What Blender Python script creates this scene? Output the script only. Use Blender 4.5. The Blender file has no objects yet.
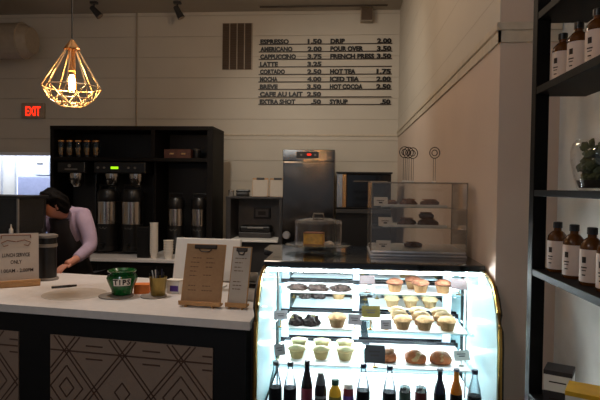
import bpy, bmesh, math, random
from mathutils import Vector, Matrix
rnd = random.Random(7)
PI = math.pi
D = bpy.data
scene = bpy.context.scene
COL = scene.collection

# ------------------------------------------------------------------ materials
def lin(c):
    c = c / 255.0
    return c / 12.92 if c <= 0.04045 else ((c + 0.055) / 1.055) ** 2.4
def rgb(r, g, b): return (lin(r), lin(g), lin(b), 1)

def mat(name, col, rough=0.6, metal=0.0, var=0.08, vscale=20.0, bump=0.0, bscale=60.0, spec=0.5, emit=None, estr=0.0, coat=0.0):
    m = D.materials.new(name); m.use_nodes = True
    nt = m.node_tree; p = nt.nodes['Principled BSDF']
    c = rgb(*col)
    p.inputs['Roughness'].default_value = rough
    p.inputs['Metallic'].default_value = metal
    p.inputs['Specular IOR Level'].default_value = spec
    p.inputs['Coat Weight'].default_value = coat
    tc = nt.nodes.new('ShaderNodeTexCoord')
    nz = nt.nodes.new('ShaderNodeTexNoise'); nz.inputs['Scale'].default_value = vscale; nz.inputs['Detail'].default_value = 4
    nt.links.new(tc.outputs['Object'], nz.inputs['Vector'])
    rp = nt.nodes.new('ShaderNodeValToRGB')
    rp.color_ramp.elements[0].position = 0.3; rp.color_ramp.elements[1].position = 0.7
    rp.color_ramp.elements[0].color = tuple(x * (1 - var) for x in c[:3]) + (1,)
    rp.color_ramp.elements[1].color = tuple(min(1, x * (1 + var)) for x in c[:3]) + (1,)
    nt.links.new(nz.outputs['Fac'], rp.inputs['Fac'])
    nt.links.new(rp.outputs['Color'], p.inputs['Base Color'])
    if bump:
        n2 = nt.nodes.new('ShaderNodeTexNoise'); n2.inputs['Scale'].default_value = bscale
        nt.links.new(tc.outputs['Object'], n2.inputs['Vector'])
        bp = nt.nodes.new('ShaderNodeBump'); bp.inputs['Strength'].default_value = bump; bp.inputs['Distance'].default_value = 0.01
        nt.links.new(n2.outputs['Fac'], bp.inputs['Height']); nt.links.new(bp.outputs['Normal'], p.inputs['Normal'])
    if emit:
        p.inputs['Emission Color'].default_value = rgb(*emit); p.inputs['Emission Strength'].default_value = estr
    return m

def glass(name, tint=(255, 255, 255), rough=0.02, refl=1.0, alpha=0.0, acol=(200, 200, 200)):
    """thin clear sheet: sees through, reflects by Fresnel, may carry some tint or haze"""
    m = D.materials.new(name); m.use_nodes = True
    nt = m.node_tree; nt.nodes.clear()
    out = nt.nodes.new('ShaderNodeOutputMaterial')
    tr = nt.nodes.new('ShaderNodeBsdfTransparent'); tr.inputs['Color'].default_value = rgb(*tint)
    gl = nt.nodes.new('ShaderNodeBsdfGlossy'); gl.inputs['Roughness'].default_value = rough
    gl.inputs['Color'].default_value = (refl, refl, refl, 1)
    lw = nt.nodes.new('ShaderNodeLayerWeight'); lw.inputs['Blend'].default_value = 0.5
    pw = nt.nodes.new('ShaderNodeMath'); pw.operation = 'POWER'; pw.inputs[1].default_value = 4.0
    ml = nt.nodes.new('ShaderNodeMath'); ml.operation = 'MULTIPLY_ADD'; ml.inputs[1].default_value = 0.6; ml.inputs[2].default_value = 0.035
    nt.links.new(lw.outputs['Facing'], pw.inputs[0]); nt.links.new(pw.outputs[0], ml.inputs[0])
    mx = nt.nodes.new('ShaderNodeMixShader')
    nt.links.new(ml.outputs[0], mx.inputs[0])
    last = tr
    if alpha:
        df = nt.nodes.new('ShaderNodeBsdfDiffuse'); df.inputs['Color'].default_value = rgb(*acol)
        m2 = nt.nodes.new('ShaderNodeMixShader'); m2.inputs[0].default_value = alpha
        nt.links.new(tr.outputs[0], m2.inputs[1]); nt.links.new(df.outputs[0], m2.inputs[2]); last = m2
    nt.links.new(last.outputs[0], mx.inputs[1]); nt.links.new(gl.outputs[0], mx.inputs[2])
    nt.links.new(mx.outputs[0], out.inputs[0])
    return m

def emitter(name, col, strength):
    m = D.materials.new(name); m.use_nodes = True
    nt = m.node_tree; nt.nodes.clear()
    out = nt.nodes.new('ShaderNodeOutputMaterial'); e = nt.nodes.new('ShaderNodeEmission')
    e.inputs[0].default_value = rgb(*col); e.inputs[1].default_value = strength
    nt.links.new(e.outputs[0], out.inputs[0]); return m

def shiplap(name, col, axis='Z', pitch=0.30, rough=0.6):
    """painted horizontal boards: fine dark joints every pitch metres, staggered end joints"""
    m = mat(name, col, rough, var=0.05, vscale=1.2)
    nt = m.node_tree; p = nt.nodes['Principled BSDF']
    tc = nt.nodes.new('ShaderNodeTexCoord'); sp = nt.nodes.new('ShaderNodeSeparateXYZ')
    nt.links.new(tc.outputs['Object'], sp.inputs[0])
    def math_(op, a, b=None):
        n = nt.nodes.new('ShaderNodeMath'); n.operation = op
        for i, v in enumerate((a, b)):
            if v is None: continue
            if isinstance(v, (int, float)): n.inputs[i].default_value = v
            else: nt.links.new(v, n.inputs[i])
        return n.outputs[0]
    d = math_('DIVIDE', sp.outputs[axis], pitch)
    fr = math_('FRACT', d); j = math_('LESS_THAN', fr, 0.022)
    bp = nt.nodes.new('ShaderNodeBump'); bp.inputs['Strength'].default_value = 0.9; bp.inputs['Distance'].default_value = 0.01
    inv = math_('SUBTRACT', 1.0, j)
    nt.links.new(inv, bp.inputs['Height']); nt.links.new(bp.outputs['Normal'], p.inputs['Normal'])
    mx = nt.nodes.new('ShaderNodeMixRGB'); mx.blend_type = 'MULTIPLY'
    src = p.inputs['Base Color'].links[0].from_socket
    nt.links.new(j, mx.inputs[0]); nt.links.new(src, mx.inputs[1]); mx.inputs[2].default_value = (0.84, 0.81, 0.78, 1)
    nt.links.new(mx.outputs[0], p.inputs['Base Color'])
    return m

M = {}
M['wall'] = shiplap('painted_board_wall', (205, 196, 182), 'Z', 0.297)
M['wall_plain'] = mat('plain_wall_paint', (212, 192, 176), 0.7, var=0.04, vscale=1.5, bump=0.05, bscale=8)
M['recess'] = mat('recess_wall_paint', (226, 228, 226), 0.75, var=0.12, vscale=4, bump=0.1, bscale=12)
M['ceil'] = shiplap('ceiling_boards', (170, 160, 145), 'Y', 0.16)
M['floor'] = mat('dark_concrete_floor', (42, 38, 35), 0.5, var=0.15, vscale=3)
M['trim'] = mat('cream_trim', (205, 192, 172), 0.5)
M['white_room'] = mat('bright_room_wall', (235, 238, 245), 0.7, var=0.02)
M['bluegrey'] = mat('blue_grey_metal', (120, 124, 148), 0.5)
M['lightgrey'] = mat('light_grey_enamel', (190, 194, 202), 0.4)
M['black'] = mat('black_paint', (14, 13, 13), 0.45, var=0.2)
M['blackwood'] = mat('black_brown_wood', (17, 13, 11), 0.6, var=0.25, vscale=8, spec=.2)
M['blackgloss'] = mat('gloss_black', (10, 10, 11), 0.12, coat=0.3)
M['blackplastic'] = mat('black_plastic', (18, 17, 17), 0.35)
M['darkgrey'] = mat('dark_grey_plastic', (52, 50, 50), 0.45)
M['grey'] = mat('grey_plastic', (120, 115, 110), 0.4)
M['shelfblack'] = mat('black_shelf_board', (13, 13, 14), 0.55, var=0.2, spec=.15)
M['steel'] = mat('brushed_steel', (200, 194, 186), 0.2, metal=1.0, var=0.05, vscale=120)
M['steeldoor'] = mat('polished_steel_door', (100, 96, 92), 0.16, metal=1.0, var=0.04, vscale=2)
def wavy(m):
    nt = m.node_tree; p = nt.nodes['Principled BSDF']
    tc = nt.nodes.new('ShaderNodeTexCoord'); n2 = nt.nodes.new('ShaderNodeTexNoise'); n2.inputs['Scale'].default_value = 3.5; n2.inputs['Detail'].default_value = 1
    bp = nt.nodes.new('ShaderNodeBump'); bp.inputs['Strength'].default_value = .25; bp.inputs['Distance'].default_value = .02
    nt.links.new(tc.outputs['Object'], n2.inputs['Vector']); nt.links.new(n2.outputs['Fac'], bp.inputs['Height']); nt.links.new(bp.outputs['Normal'], p.inputs['Normal'])
wavy(M['steeldoor'])
M['satin'] = mat('satin_aluminium', (215, 215, 218), 0.3, metal=0.75)
M['chrome'] = mat('chrome', (215, 215, 215), 0.08, metal=1.0)
M['brass'] = mat('brass_trim', (190, 150, 80), 0.25, metal=1.0)
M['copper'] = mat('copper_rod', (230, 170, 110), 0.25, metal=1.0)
M['goldwire'] = mat('pale_gold_wire', (236, 212, 172), 0.35, metal=0.7)
M['counter'] = mat('white_quartz_counter', (226, 220, 216), 0.35, var=0.04, vscale=30)
M['panel'] = mat('pale_panel', (150, 128, 112), 0.6, var=0.05, vscale=4)
M['panelline'] = mat('brown_inlay_line', (84, 58, 44), 0.6)
M['white'] = mat('white_plastic', (235, 232, 226), 0.4, var=0.02)
M['whiteglow'] = mat('white_tray', (245, 245, 245), 0.4, var=0.01)
M['paper'] = mat('white_paper', (228, 220, 208), 0.8, var=0.03)
M['greypaper'] = mat('grey_white_paper', (190, 180, 168), 0.8, var=0.03)
M['kraft'] = mat('kraft_paper', (168, 132, 96), 0.8, var=0.06, vscale=60)
M['pinkpaper'] = mat('buff_paper', (186, 174, 162), 0.8, var=0.03)
M['wood'] = mat('light_wood', (180, 135, 85), 0.5, var=0.15, vscale=12)
M['ink'] = mat('dark_ink', (48, 34, 28), 0.8)
M['faintink'] = mat('faint_brown_print', (104, 78, 58), .8)
M['cardprint'] = mat('grey_card_print', (92, 88, 90), .8)
M['letter'] = mat('black_letter', (16, 12, 10), 0.5)
M['rail'] = mat('dark_rail', (60, 48, 38), 0.5)
M['green'] = mat('green_glazed_ceramic', (4, 82, 30), 0.2, coat=0.2, var=0.2)
M['olive'] = mat('olive_gold_metal', (150, 128, 70), 0.35, metal=0.7, var=0.15)
M['orange'] = mat('orange_card', (225, 120, 45), 0.6)
M['purple'] = mat('purple_print', (80, 50, 140), 0.6)
M['cork'] = mat('grey_coaster', (140, 130, 120), 0.8)
M['mat'] = mat('translucent_grey_mat', (196, 186, 175), 0.4)
M['skin'] = mat('skin', (190, 128, 104), 0.5, var=0.05)
M['hair'] = mat('dark_brown_hair', (13, 9, 7), 0.75, var=0.3, vscale=60, bump=0.4, bscale=90, spec=.12)
M['shirt'] = mat('lavender_shirt', (164, 144, 164), 0.8, var=0.08, vscale=14, bump=0.3, bscale=25)
M['apron'] = mat('charcoal_apron', (40, 36, 38), 0.85, var=0.1)
M['trousers'] = mat('black_trousers', (24, 23, 25), 0.85)
M['shoe'] = mat('black_shoe', (15, 14, 14), 0.5)
M['duct'] = mat('painted_duct', (165, 150, 132), 0.5)
M['vent'] = mat('brown_vent', (88, 70, 54), 0.6)
M['mirror'] = mat('mirror', (225, 235, 240), 0.02, metal=1.0, var=0.0)
M['frost'] = mat('white_side_glass', (170, 196, 198), 0.25, var=0.02)
M['coolframe'] = mat('pale_blue_frame', (205, 218, 235), 0.4, var=0.02)
M['glass'] = glass('clear_glass')
M['glass_front'] = glass('curved_front_glass', (250, 255, 253), refl=0.6)
M['shelfglass'] = glass('green_edge_glass', (230, 242, 244))
M['acrylic'] = glass('clear_acrylic', (248, 246, 243), rough=0.04, alpha=0.05)
M['smoke'] = glass('smoked_shield', (150, 150, 150), alpha=0.25, acol=(90, 90, 90))
M['clearbottle'] = glass('clear_bottle_glass', (225, 232, 235))
M['sodaglass'] = glass('clear_soda_glass', (206, 214, 220), alpha=.06, acol=(150, 156, 162))
def edge_tint(m, edge):
    nt = m.node_tree
    tr = next(n for n in nt.nodes if n.bl_idname == 'ShaderNodeBsdfTransparent')
    lw = nt.nodes.new('ShaderNodeLayerWeight'); lw.inputs['Blend'].default_value = .5
    rp = nt.nodes.new('ShaderNodeValToRGB'); e = rp.color_ramp.elements
    e[0].position = .12; e[0].color = rgb(240, 244, 248); e[1].position = .62; e[1].color = rgb(*edge)
    nt.links.new(lw.outputs['Facing'], rp.inputs[0]); nt.links.new(rp.outputs[0], tr.inputs['Color'])
edge_tint(M['sodaglass'], (70, 76, 86))
M['cola'] = mat('dark_cola', (26, 8, 18), 0.15)
M['amberliq'] = mat('amber_syrup', (92, 56, 24), 0.15, var=0.1)
M['amberglass'] = mat('amber_beer_glass', (200, 112, 22), 0.12, emit=None)
M['navyglass'] = mat('dark_navy_glass', (24, 24, 48), 0.12)
M['yellow'] = mat('yellow_juice', (238, 180, 40), 0.3)
M['yellowbox'] = mat('yellow_card', (235, 185, 40), 0.55)
M['darkbox'] = mat('dark_lid_card', (48, 42, 44), 0.6)
M['redlabel'] = mat('maroon_label', (110, 28, 48), 0.4)
M['greencap'] = mat('dark_green_cap', (20, 62, 44), 0.4)
M['navy'] = mat('navy_cap', (22, 24, 58), 0.4)
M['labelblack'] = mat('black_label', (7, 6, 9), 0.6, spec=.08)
M['labelpink'] = mat('pale_pink_label', (226, 212, 205), 0.75, var=0.03)
M['cangreen'] = mat('grey_green_can', (58, 74, 66), 0.3, metal=0.4)
M['canred'] = mat('dark_red_can', (96, 40, 40), 0.3, metal=0.4)
M['cake'] = mat('golden_cake', (240, 182, 66), 0.8, var=0.2, vscale=60, bump=0.5, bscale=80)
M['crust'] = mat('brown_crust', (150, 92, 50), 0.75, var=0.35, vscale=45, bump=0.6, bscale=60)
M['bun'] = mat('golden_bun', (176, 100, 50), 0.5, var=0.3, vscale=30, bump=0.4, bscale=40)
M['bread'] = mat('dark_loaf', (98, 62, 40), 0.75, var=0.35, vscale=50, bump=0.6, bscale=70)
M['choc'] = mat('chocolate_crumb', (46, 31, 24), 0.8, var=0.5, vscale=60, bump=0.8, bscale=60)
M['muffintop'] = mat('muffin_top', (206, 166, 118), 0.8, var=0.2, vscale=50, bump=0.6, bscale=70)
M['muffindark'] = mat('browned_muffin_top', (116, 70, 46), 0.8, var=0.4, vscale=60, bump=0.6, bscale=70)
M['cream'] = mat('pale_cream_top', (228, 204, 148), 0.7, var=0.1, vscale=40, bump=0.4, bscale=50)
M['liner'] = mat('tan_paper_case', (158, 122, 80), 0.7, var=0.1, vscale=40)
M['linerpale'] = mat('pale_paper_case', (190, 168, 116), 0.7, var=0.08, vscale=40)
M['tag'] = mat('grey_price_card', (150, 146, 150), 0.6)
M['tagtop'] = mat('shaded_grey_card', (84, 74, 76), 0.7)  # grey card colour darkened to offset glare from the nearby tube
M['tagdark'] = mat('dark_grey_card', (96, 98, 104), 0.6)
M['tagolive'] = mat('olive_card', (120, 108, 50), 0.6)
M['soil'] = mat('dark_soil', (28, 22, 18), 0.9, var=0.4, vscale=90)
M['leaf'] = mat('dark_green_moss', (74, 84, 54), 0.8, var=0.5, vscale=60)
M['wire'] = mat('dark_wire', (52, 42, 36), 0.4, metal=0.6)
M['tube'] = emitter('case_light_tube', (246, 251, 255), 60.0)
M['strip'] = emitter('shelf_fill_strip', (240, 250, 255), 95.0)
M['bulb'] = emitter('warm_filament', (255, 200, 130), 130.0)
M['bulbglass'] = glass('bulb_glass', (255, 235, 205))
M['exitred'] = emitter('exit_red', (255, 38, 16), 1.6)
M['lcd'] = emitter('green_display', (150, 220, 20), 0.9)
M['redled'] = emitter('red_led', (255, 40, 20), 1.2)
M['lampface'] = mat('spot_lamp_face', (150, 130, 110), 0.2)

# ------------------------------------------------------------------ builders
class B:
    def __init__(s): s.b = bmesh.new()
    def box(s, x0, x1, y0, y1, z0, z1, bev=0.0, mt=None):
        r = bmesh.ops.create_cube(s.b, size=1)
        vs = r['verts']
        bmesh.ops.scale(s.b, vec=(x1 - x0, y1 - y0, z1 - z0), verts=vs)
        bmesh.ops.translate(s.b, vec=((x0 + x1) / 2, (y0 + y1) / 2, (z0 + z1) / 2), verts=vs)
        if bev:
            es = list({e for v in vs for e in v.link_edges})
            o = bmesh.ops.bevel(s.b, geom=es, offset=bev, segments=2, affect='EDGES', profile=0.5)
            vs = list({v for f in o['faces'] for v in f.verts} | {v for v in vs if v.is_valid})
        if mt is not None: bmesh.ops.transform(s.b, matrix=mt, verts=[v for v in vs if v.is_valid])
        return s
    def rbox(s, cx, cy, cz, sx, sy, sz, rot=(0, 0, 0), bev=0.0):
        from mathutils import Euler
        mt = Matrix.Translation((cx, cy, cz)) @ Euler(rot).to_matrix().to_4x4()
        return s.box(-sx / 2, sx / 2, -sy / 2, sy / 2, -sz / 2, sz / 2, bev, mt)
    def cyl(s, p0, p1, r0, r1=None, seg=16, cap=True):
        if r1 is None: r1 = r0
        p0 = Vector(p0); p1 = Vector(p1); d = p1 - p0
        q = d.to_track_quat('Z', 'Y').to_matrix().to_4x4(); mt = Matrix.Translation((p0 + p1) / 2) @ q
        bmesh.ops.create_cone(s.b, cap_ends=cap, cap_tris=False, segments=seg, radius1=r0, radius2=r1, depth=d.length, matrix=mt)
        return s
    def lathe(s, prof, c=(0, 0, 0), seg=24, wob=None, flute=0.0, nfl=20):
        rings = []
        for k, (r, z) in enumerate(prof):
            if r <= 1e-6: rings.append([s.b.verts.new((c[0], c[1], c[2] + z))]); continue
            ring = []
            for i in range(seg):
                a = 2 * PI * i / seg
                rr = r * (1 + (wob(a, k) if wob else 0)) * (1 + flute * (1 if i % 2 else -1))
                ring.append(s.b.verts.new((c[0] + rr * math.cos(a), c[1] + rr * math.sin(a), c[2] + z)))
            rings.append(ring)
        for a, b in zip(rings, rings[1:]):
            na, nb = len(a), len(b)
            if na == 1 and nb == 1: continue
            for i in range(seg):
                j = (i + 1) % seg
                if na == 1: s.b.faces.new((a[0], b[j], b[i]))
                elif nb == 1: s.b.faces.new((a[i], a[j], b[0]))
                else: s.b.faces.new((a[i], a[j], b[j], b[i]))
        if len(rings[0]) > 1: s.b.faces.new(list(reversed(rings[0])))
        if len(rings[-1]) > 1: s.b.faces.new(rings[-1])
        return s
    def tube(s, pts, r, seg=8, closed=False):
        pts = [Vector(p) for p in pts]; n = len(pts); rings = []
        for i, p in enumerate(pts):
            a = pts[i - 1] if (i or closed) else p; c = pts[(i + 1) % n] if (i < n - 1 or closed) else p
            t = (c - a).normalized()
            up = Vector((0, 0, 1)) if abs(t.z) < 0.9 else Vector((0, 1, 0))
            x = t.cross(up).normalized(); y = x.cross(t).normalized()
            rings.append([s.b.verts.new(p + r * (math.cos(2 * PI * k / seg) * x + math.sin(2 * PI * k / seg) * y)) for k in range(seg)])
        m = n if closed else n - 1
        for i in range(m):
            a, b = rings[i], rings[(i + 1) % n]
            for k in range(seg):
                j = (k + 1) % seg; s.b.faces.new((a[k], a[j], b[j], b[k]))
        if not closed: s.b.faces.new(list(reversed(rings[0]))); s.b.faces.new(rings[-1])
        return s
    def prism(s, poly, z0, z1):
        a = [s.b.verts.new((x, y, z0)) for x, y in poly]; b = [s.b.verts.new((x, y, z1)) for x, y in poly]
        n = len(poly); s.b.faces.new(list(reversed(a))); s.b.faces.new(b)
        for i in range(n):
            j = (i + 1) % n; s.b.faces.new((a[i], a[j], b[j], b[i]))
        return s
    def prismx(s, poly, x0, x1):
        """polygon in (y, z), swept along x"""
        a = [s.b.verts.new((x0, y, z)) for y, z in poly]; b = [s.b.verts.new((x1, y, z)) for y, z in poly]
        n = len(poly); s.b.faces.new(a); s.b.faces.new(list(reversed(b)))
        for i in range(n):
            j = (i + 1) % n; s.b.faces.new((a[j], a[i], b[i], b[j]))
        return s
    def blob(s, c, rx, ry, rz, amp=0.12, seed=0, sub=3, flat=None):
        r = random.Random(seed)
        o = bmesh.ops.create_icosphere(s.b, subdivisions=sub, radius=1)
        ks = [(Vector((r.uniform(-1, 1), r.uniform(-1, 1), r.uniform(-1, 1))).normalized(), r.uniform(3, 9), r.uniform(0, 6)) for _ in range(8)]
        for v in o['verts']:
            n = v.co.normalized(); k = 1 + amp * sum(math.sin(f * n.dot(d) + ph) for d, f, ph in ks) / 3
            p = n * k
            z = p.z * rz
            if flat is not None: z = max(z, -flat * rz)
            v.co = Vector((c[0] + p.x * rx, c[1] + p.y * ry, c[2] + z))
        return s
    def build(s, name, m, parent=None, loc=None, rz=0.0, smooth=False, angle=35):
        bmesh.ops.recalc_face_normals(s.b, faces=s.b.faces[:])
        me = D.meshes.new(name); s.b.to_mesh(me); s.b.free()
        me.materials.append(m)
        if smooth:
            me.shade_smooth()
            if angle: me.set_sharp_from_angle(angle=math.radians(angle))
        o = D.objects.new(name, me); COL.objects.link(o)
        if parent is not None: o.parent = parent
        if loc is not None: o.location = loc
        if rz: o.rotation_euler[2] = rz
        return o

def props(o, label, cat, group=None):
    o['label'] = label; o['category'] = cat
    if group: o['group'] = group
    return o
def thing(name, label, cat, loc=(0, 0, 0), rz=0.0, group=None):
    o = D.objects.new(name, None); o.empty_display_size = 0.05; COL.objects.link(o)
    o.location = loc; o.rotation_euler[2] = rz
    return props(o, label, cat, group)
def struct(o): o['kind'] = 'structure'; return o
def dup(root, loc, rz=0.0, label=None, scale=None):
    r = root.copy(); COL.objects.link(r); r.location = loc; r.rotation_euler[2] = rz
    if label: r['label'] = label
    if scale: r.scale = scale
    for ch in list(root.children):
        c = ch.copy(); COL.objects.link(c); c.parent = r
        for g in list(ch.children):
            d = g.copy(); COL.objects.link(d); d.parent = c
    return r

def text(name, body, m, parent, size, loc, rot=(PI / 2, 0, 0), align='LEFT', width=None, extrude=0.003, bold=0.0):
    cu = D.curves.new(name, 'FONT'); cu.body = body; cu.size = size; cu.align_x = align
    cu.extrude = extrude; cu.offset = bold; cu.resolution_u = 2
    t = D.objects.new(name, cu); COL.objects.link(t)
    bpy.context.view_layer.update()
    me = D.meshes.new_from_object(t.evaluated_get(bpy.context.evaluated_depsgraph_get()))
    D.objects.remove(t); D.curves.remove(cu)
    if width:
        xs = [v.co.x for v in me.vertices]; w = max(xs) - min(xs)
        k = width / w
        for v in me.vertices: v.co.x *= k
    me.name = name; me.materials.clear(); me.materials.append(m)
    o = D.objects.new(name, me); COL.objects.link(o)
    o.parent = parent; o.location = loc; o.rotation_euler = rot
    return o
def text_lines(name, items, m, parent, loc=(0, 0, 0), rot=(PI / 2, 0, 0), extrude=0.003, bold=0.0):
    """items (text, x, z, size, width, align) joined in one mesh, in the local sign plane"""
    bm = bmesh.new()
    for body, x, z, size, width, align in items:
        cu = D.curves.new('t', 'FONT'); cu.body = body; cu.size = size; cu.extrude = extrude; cu.offset = bold; cu.resolution_u = 2
        t = D.objects.new('t', cu); COL.objects.link(t); bpy.context.view_layer.update()
        me = D.meshes.new_from_object(t.evaluated_get(bpy.context.evaluated_depsgraph_get()))
        D.objects.remove(t); D.curves.remove(cu)
        xs = [v.co.x for v in me.vertices]
        x0, x1 = min(xs), max(xs); k = (width / (x1 - x0)) if width else 1.0
        sh = {'LEFT': 0.0, 'CENTER': -(x1 - x0) * k / 2, 'RIGHT': -(x1 - x0) * k}[align]
        for v in me.vertices: v.co.x = (v.co.x - x0) * k + x + sh; v.co.y += z
        bm.from_mesh(me); D.meshes.remove(me)
    me = D.meshes.new(name); bm.to_mesh(me); bm.free(); me.materials.append(m)
    o = D.objects.new(name, me); COL.objects.link(o); o.parent = parent; o.location = loc; o.rotation_euler = rot
    return o

# ------------------------------------------------------------------ camera (metres; x right, y into the shop, z up)
yaw, pitch, roll = math.radians(4.66), math.radians(-1.44), 0.013
Fv = Vector((-math.sin(yaw) * math.cos(pitch), math.cos(yaw) * math.cos(pitch), math.sin(pitch)))
R0 = Vector((math.cos(yaw), math.sin(yaw), 0)); U0 = R0.cross(Fv)
Rv = math.cos(roll) * R0 + math.sin(roll) * U0; Uv = -math.sin(roll) * R0 + math.cos(roll) * U0
cam = D.cameras.new('camera'); cam.sensor_width = 36; cam.lens = 36 * 540 / 600; cam.clip_start = 0.05
co = D.objects.new('camera', cam); COL.objects.link(co)
mw = Matrix.Identity(4)
for i in range(3): mw[i][0], mw[i][1], mw[i][2] = Rv[i], Uv[i], -Fv[i]
mw[2][3] = 1.72
co.matrix_world = mw; scene.camera = co

# ------------------------------------------------------------------ the setting
YB, XR, XL, ZC = 7.7, 0.745, -6.0, 4.21
YE = 2.708                      # where the right wall ends and the shelf recess starts
XW = 1.03
struct(B().box(XL - .1, 1.2, -3, 11, -0.05, 0).build('floor', M['floor']))
struct(B().box(XL - .1, 1.2, -3, YB + .12, ZC, ZC + .08).build('ceiling', M['ceil']))
b = B().box(-4.2, XR + .3, YB, YB + .12, 0, ZC).box(-5.75, -4.2, YB, YB + .12, 2.175, ZC).box(XL, -5.75, YB, YB + .12, 0, ZC)
struct(b.build('wall_back', M['wall']))
struct(B().box(XR, XW + .1, YE, YB, 0, ZC).build('wall_right', M['wall_plain']))
struct(B().box(XW, XW + .1, -3, YE, 0, ZC).build('wall_recess', M['recess']))
struct(B().box(XL - .1, XL, -3, YB + .1, 0, ZC).build('wall_left', M['wall']))
# ledge trim round the right wall and its end, frieze line on the back wall
struct(B().box(XR - .022, XR, YE - .022, YB, 2.485, 2.525, .006).box(XR - .012, XR, YE - .012, YB, 2.43, 2.485).box(XR - .022, XW, YE - .022, YE, 2.485, 2.525, .006).box(XR - .012, XW, YE - .012, YE, 2.43, 2.485).build('trim_1', M['trim']))
struct(B().box(-4.2, XR - .022, YB - .012, YB, 2.44, 2.465, .003).build('trim_2', M['trim']))
struct(B().box(XR - .004, XR, YE, YB, 2.525, ZC).build('wall_right_upper', M['wall']))
# room beyond the doorway
struct(B().box(-7.6, -4.0, 10.2, 10.3, 0, 3).box(-7.7, -7.6, YB + .12, 10.3, 0, 3).box(-4.1, -4.0, YB + .12, 10.3, 0, 3).box(-7.7, -4.0, YB + .12, 10.3, 2.7, 2.8).build('wall_far_room', M['white_room']))
struct(B().box(-5.75, -5.69, YB - .02, YB + .14, 0, 2.175).box(-4.26, -4.2, YB - .02, YB + .14, 0, 2.175).box(-5.69, -4.26, YB - .02, YB + .14, 2.13, 2.175).build('door_1', M['white_room']))
t = thing('storage_cabinet', 'blue grey metal cabinet standing in the bright room beyond the doorway', 'cabinet', (-5.75, 9.75, 0))
B().box(-.28, .55, -.2, .2, 0, 1.845, .01).build('body', M['bluegrey'], t)
B().box(-.26, .53, -.215, -.2, .1, 1.82, .004).build('door', M['bluegrey'], t)
t = thing('wall_cabinet', 'pale grey wall unit above the cabinet in the bright far room', 'cabinet', (-5.7, 10.2, 1.88))
B().box(-.36, .02, -.2, 0, 0, .34, .01).build('cupboard', M['lightgrey'], t); B().box(.16, .5, -.2, 0, 0, .34, .01).build('cupboard', M['lightgrey'], t); B().box(.02, .16, -.02, 0, .14, .20).build('joining_rail', M['lightgrey'], t)
B().box(-.22, -.10, -.215, -.2, .2, .225).build('handle', M['darkgrey'], t); B().box(.27, .34, -.215, -.2, .09, .125).build('handle', M['darkgrey'], t)
t = thing('white_partition', 'bright white upright panel just inside the doorway', 'panel', (-5.92, 8.9, 0))
B().box(-.28, .28, -.02, .02, .0, 2.6, .004).build('board', M['white'], t)
for xa, xb in ((-.30, -.26), (.02, .05), (.27, .30)): B().box(xa, xb, -.04, -.02, 0, 2.6).build('edge_strip', M['lightgrey'], t)

# duct, conduit, vent, speaker, track lights, exit sign
t = thing('air_duct', 'large round painted air duct high at the left end of the back wall', 'duct', (-5.1, 7.25, 3.7))
B().cyl((-.9, 0, 0), (.60, 0, 0), .245, seg=32).cyl((.60, 0, 0), (.74, 0, 0), .245, .18, seg=32).build('duct_body', M['duct'], t, smooth=True)
for x in (.2, .59): B().cyl((x, 0, 0), (x + .035, 0, 0), .252, seg=32).build('seam_ring', M['duct'], t, smooth=True)
B().box(-.5, -.47, -.02, .02, .24, .51).build('hanger', M['duct'], t)
props(B().cyl((-3.04, YB - .014, 2.47), (-3.04, YB - .014, ZC), .012, seg=10).build('conduit_pipe', M['duct'], smooth=True), 'thin painted vertical conduit running up the back wall beside the pendant lamp', 'pipe')
props(B().cyl((-1.2, 7.45, ZC - .02), (.55, 7.45, ZC - .02), .012, seg=8).build('ceiling_conduit', M['rail'], smooth=True), 'thin horizontal pipe along the ceiling above the menu', 'pipe')
t = thing('wall_vent', 'brown upright slatted vent on the back wall beside the menu', 'vent', (-1.555, YB, 3.38))
B().box(-.22, .22, -.012, 0, 0, .665).build('vent_frame', M['duct'], t)
for k in range(4):
    b = B(); x = -.213 + k * .108
    b.box(x, x + .092, -.018, -.012, .006, .66)
    for q in range(26): b.rbox(x + .046, -.021, .02 + q * .0248, .09, .012, .004, (.6, 0, 0))
    b.build('slat_panel', M['vent'], t)
t = thing('wall_speaker', 'small box speaker mounted high on the back wall above the menu', 'speaker', (.275, YB, 4.02))
B().box(-.085, .085, -.14, -.02, 0, .185, .008).build('cabinet', M['duct'], t)
B().box(-.02, .02, -.02, 0, .06, .12).build('bracket', M['darkgrey'], t)
B().box(-.075, .075, -.146, -.14, .01, .175).build('grille', M['vent'], t)
def spot(x, y, dx, dy, lab):
    t = thing('track_spotlight', lab, 'spotlight', (x, y, ZC))
    B().box(-.05, .05, -.03, .03, -.03, 0, .004).build('mount', M['darkgrey'], t)
    B().cyl((0, 0, -.03), (0, 0, -.10), .01).build('stem', M['darkgrey'], t)
    d = Vector((dx, dy, -1)).normalized(); c = Vector((0, 0, -.11))
    h = B().cyl(c - d * .05, c + d * .12, .035, .05, seg=20).build('lamp_head', M['darkgrey'], t, smooth=True)
    B().cyl(c + d * .1201, c + d * .123, .042, seg=20).build('lamp_face', M['lampface'], t)
    return t
spot(-3.45, 7.2, .9, .1, 'small dark track spotlight on the ceiling above the coffee hutch')
spot(-2.3, 7.25, .5, .1, 'small dark track spotlight on the ceiling left of the wall vent')

t = thing('exit_sign', 'illuminated red EXIT sign high on the back wall', 'exit sign', (-4.60, YB, 2.70))
B().box(-.175, .175, -.05, 0, -.03, .20, .008).build('housing', M['duct'], t)
text('lettering', 'EXIT', M['exitred'], t, .19, (-.115, -.051, .015), width=.23, bold=.003)

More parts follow.
